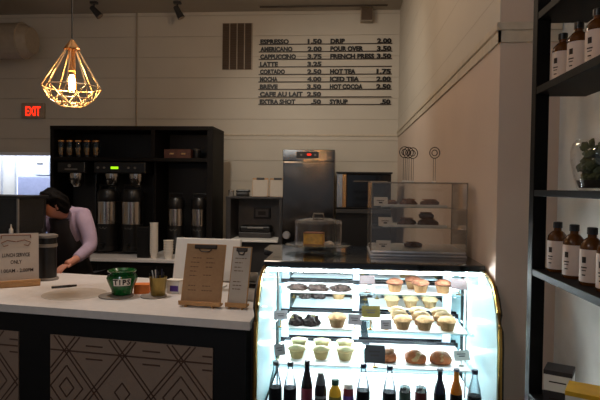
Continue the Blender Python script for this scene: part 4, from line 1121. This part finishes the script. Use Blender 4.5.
def syrup(lab, loc, rz, group):
    t = thing('syrup_bottle', lab, 'bottle', loc, rz, group); r, h = .036, .19
    B().lathe([(r * .9, 0), (r, .006), (r, .125), (r * .93, .138), (r * .62, .152), (.014, .158), (.0135, .172), (0, .172)], seg=28).build('bottle_glass', M['amberliq'], t, smooth=True)
    lb = B().lathe([(r * 1.01, .012), (r * 1.015, .013), (r * 1.015, .118), (r * 1.01, .119)], seg=28).build('label_wrap', M['labelpink'], t, smooth=True)
    b = B()
    for z, w, hh in ((.085, .014, .02), (.06, .02, .004), (.05, .016, .003), (.035, .012, .004)):
        for q in range(3):
            a = -PI / 2 + (q - 1) * w / r * .33
            b.rbox((r * 1.018) * math.cos(a), (r * 1.018) * math.sin(a), z, w * .36, .001, hh, (0, 0, a + PI / 2))
    b.build('print', M['ink'], lb)
    B().lathe([(.0165, .168), (.0165, .19), (.012, .192), (0, .192)], seg=18).build('cap', M['blackplastic'], t, smooth=True)
    return t
fac = math.radians(-62)
s0 = syrup('amber syrup bottle on the board below eye level, nearest the far post', (.82, 2.145, ZS['d'][1]), fac, 'syrup bottles on the board below eye level')
for y, n_ in ((1.995, 'second from the far post'), (1.855, 'third from the far post'), (1.735, 'fourth from the far post')):
    dup(s0, (.82, y, ZS['d'][1]), fac, f'amber syrup bottle on the board below eye level, {n_}')
s1 = dup(s0, (.82, 2.14, ZS['b'][1]), fac, 'syrup bottle on the high board above the terrarium, nearest the far post'); s1['group'] = 'syrup bottles on the high board'
for y, n_ in ((2.0, 'second from the far post'), (1.855, 'third from the far post'), (1.72, 'fourth from the far post')):
    q = dup(s0, (.82, y, ZS['b'][1]), fac, f'syrup bottle on the high board above the terrarium, {n_}'); q['group'] = 'syrup bottles on the high board'
# terrarium
t = thing('glass_terrarium', 'round glass bowl with moss and dark soil on the eye level board', 'terrarium', (.852, 1.85, ZS['c'][1]))
B().lathe([(.072, 0), (.08, .004), (.094, .05), (.104, .10), (.104, .13), (.098, .155), (.088, .168), (.086, .166), (.096, .152), (.101, .13), (.101, .1), (.091, .05), (.076, .008), (0, .006)], seg=40).build('glass_bowl', M['glass'], t, smooth=True)
B().lathe([(0, .009), (.074, .009), (.084, .034), (0, .04)], seg=32).build('soil', M['soil'], t, smooth=True)
b = B(); rr = random.Random(3)
for k in range(110):
    a = rr.uniform(0, 6.28); q = .074 * math.sqrt(rr.random()); z = .042 + rr.uniform(0, .115) * (.5 + .6 * math.sin(2.5 * a) ** 2)
    b.blob((q * math.cos(a), q * math.sin(a), z), rr.uniform(.009, .019), rr.uniform(.009, .019), rr.uniform(.008, .016), .3, k, 2)
b.build('moss_foliage', M['leaf'], t, smooth=True)
# tea boxes
def carton(lab, loc, rz, sx, sy, h, body, lid):
    t = thing('gift_carton', lab, 'box', loc, rz)
    B().box(-sx / 2, sx / 2, -sy / 2, sy / 2, 0, h * .72, .001).build('box_body', body, t)
    B().box(-sx / 2 - .001, sx / 2 + .001, -sy / 2 - .001, sy / 2 + .001, h * .72, h, .001).build('box_top', lid, t)
    B().box(-sx * .3, sx * .3, -sy / 2 - .0018, -sy / 2 - .0008, h * .25, h * .33).box(-sx / 2 - .0018, -sx / 2 - .0008, -sy * .3, sy * .3, h * .25, h * .33).build('print', M['ink'], t)
zz = ZS['e'][1]
carton('lower white and dark carton beside the yellow pair', (.838, 2.14, zz), math.radians(-28), .094, .100, .066, M['darkbox'], M['white'])
carton('upper white carton with a dark lid beside the yellow pair', (.838, 2.14, zz + .066), math.radians(-28), .098, .104, .060, M['white'], M['darkbox'])
carton('lower carton of the yellow topped pair on the lowest board', (.845, 1.93, zz), math.radians(-28), .112, .115, .066, M['white'], M['yellowbox'])
carton('upper yellow topped carton of the pair on the lowest board', (.845, 1.93, zz + .066), math.radians(-28), .115, .118, .058, M['white'], M['yellowbox'])

# ------------------------------------------------------------------ light
def light(name, kind, loc, energy, col, **k):
    l = D.lights.new(name, kind); l.energy = energy; l.color = col
    for a, v in k.items(): setattr(l, a, v)
    o = D.objects.new(name, l); COL.objects.link(o); o.location = loc; return o
def aim(o, p): o.rotation_euler = (Vector(p) - o.location).to_track_quat('-Z', 'Y').to_euler()
light('pendant_bulb_light', 'POINT', (-1.777, 3.40, 2.37), 6, (1, .68, .38), shadow_soft_size=.03)
light('pendant_bulb_light', 'POINT', (-.66, 1.05, 2.37), 5, (1, .68, .38), shadow_soft_size=.03)
o = light('back_wall_fill', 'SPOT', (-1.5, 4.6, 4.0), 70, (1, .93, .80), shadow_soft_size=.08, spot_size=math.radians(98), spot_blend=1.0); aim(o, (.3, 7.2, 1.6))  # added light without a fixture, brightens the lower back wall
light('right_wall_fill', 'POINT', (-.75, 4.0, 3.3), 9, (1, .80, .64), shadow_soft_size=.15)  # added warm fill, no fixture, lifts the right wall
light('warm_back_fill', 'POINT', (-.9, 5.0, 3.6), 10, (1, .74, .48), shadow_soft_size=.1)  # added weak warm fill for the upper walls, no lamp hangs here
light('left_wall_fill', 'POINT', (-3.2, 5.0, 3.7), 1, (1, .76, .54), shadow_soft_size=.1)  # added faint fill for the left part of the back wall, no fixture
light('shelf_recess_fill', 'POINT', (-1.2, .7, 2.75), 13, (.88, .95, 1), shadow_soft_size=.15)  # added cool daylight-like fill for the shelf recess, no lamp there
for x, y, e, c in ((-1.9, 3.7, 82, (1, .93, .87)),):
    o = light('counter_fill_spot', 'SPOT', (x, y, 4.1), e, c, shadow_soft_size=.08, spot_size=math.radians(110), spot_blend=.9); aim(o, (x, y + .3, 0))  # unseen spot added to brighten the countertop, no housing
o = light('far_room_light', 'AREA', (-5.8, 9.0, 2.68), 60, (.80, .88, 1), shape='RECTANGLE', size=1.6, size_y=1.2)
w = D.worlds.new('world'); scene.world = w; w.use_nodes = True
w.node_tree.nodes['Background'].inputs[0].default_value = (.82, .88, 1, 1); w.node_tree.nodes['Background'].inputs[1].default_value = .11

vs = scene.view_settings
vs.view_transform = 'Standard'; vs.look = 'None'; vs.gamma = 1; vs.use_curve_mapping = False; vs.exposure = 0.85
scene.cycles.use_denoising = True
scene.cycles.max_bounces = 8; scene.cycles.transparent_max_bounces = 24
scene.cycles.sample_clamp_indirect = 4
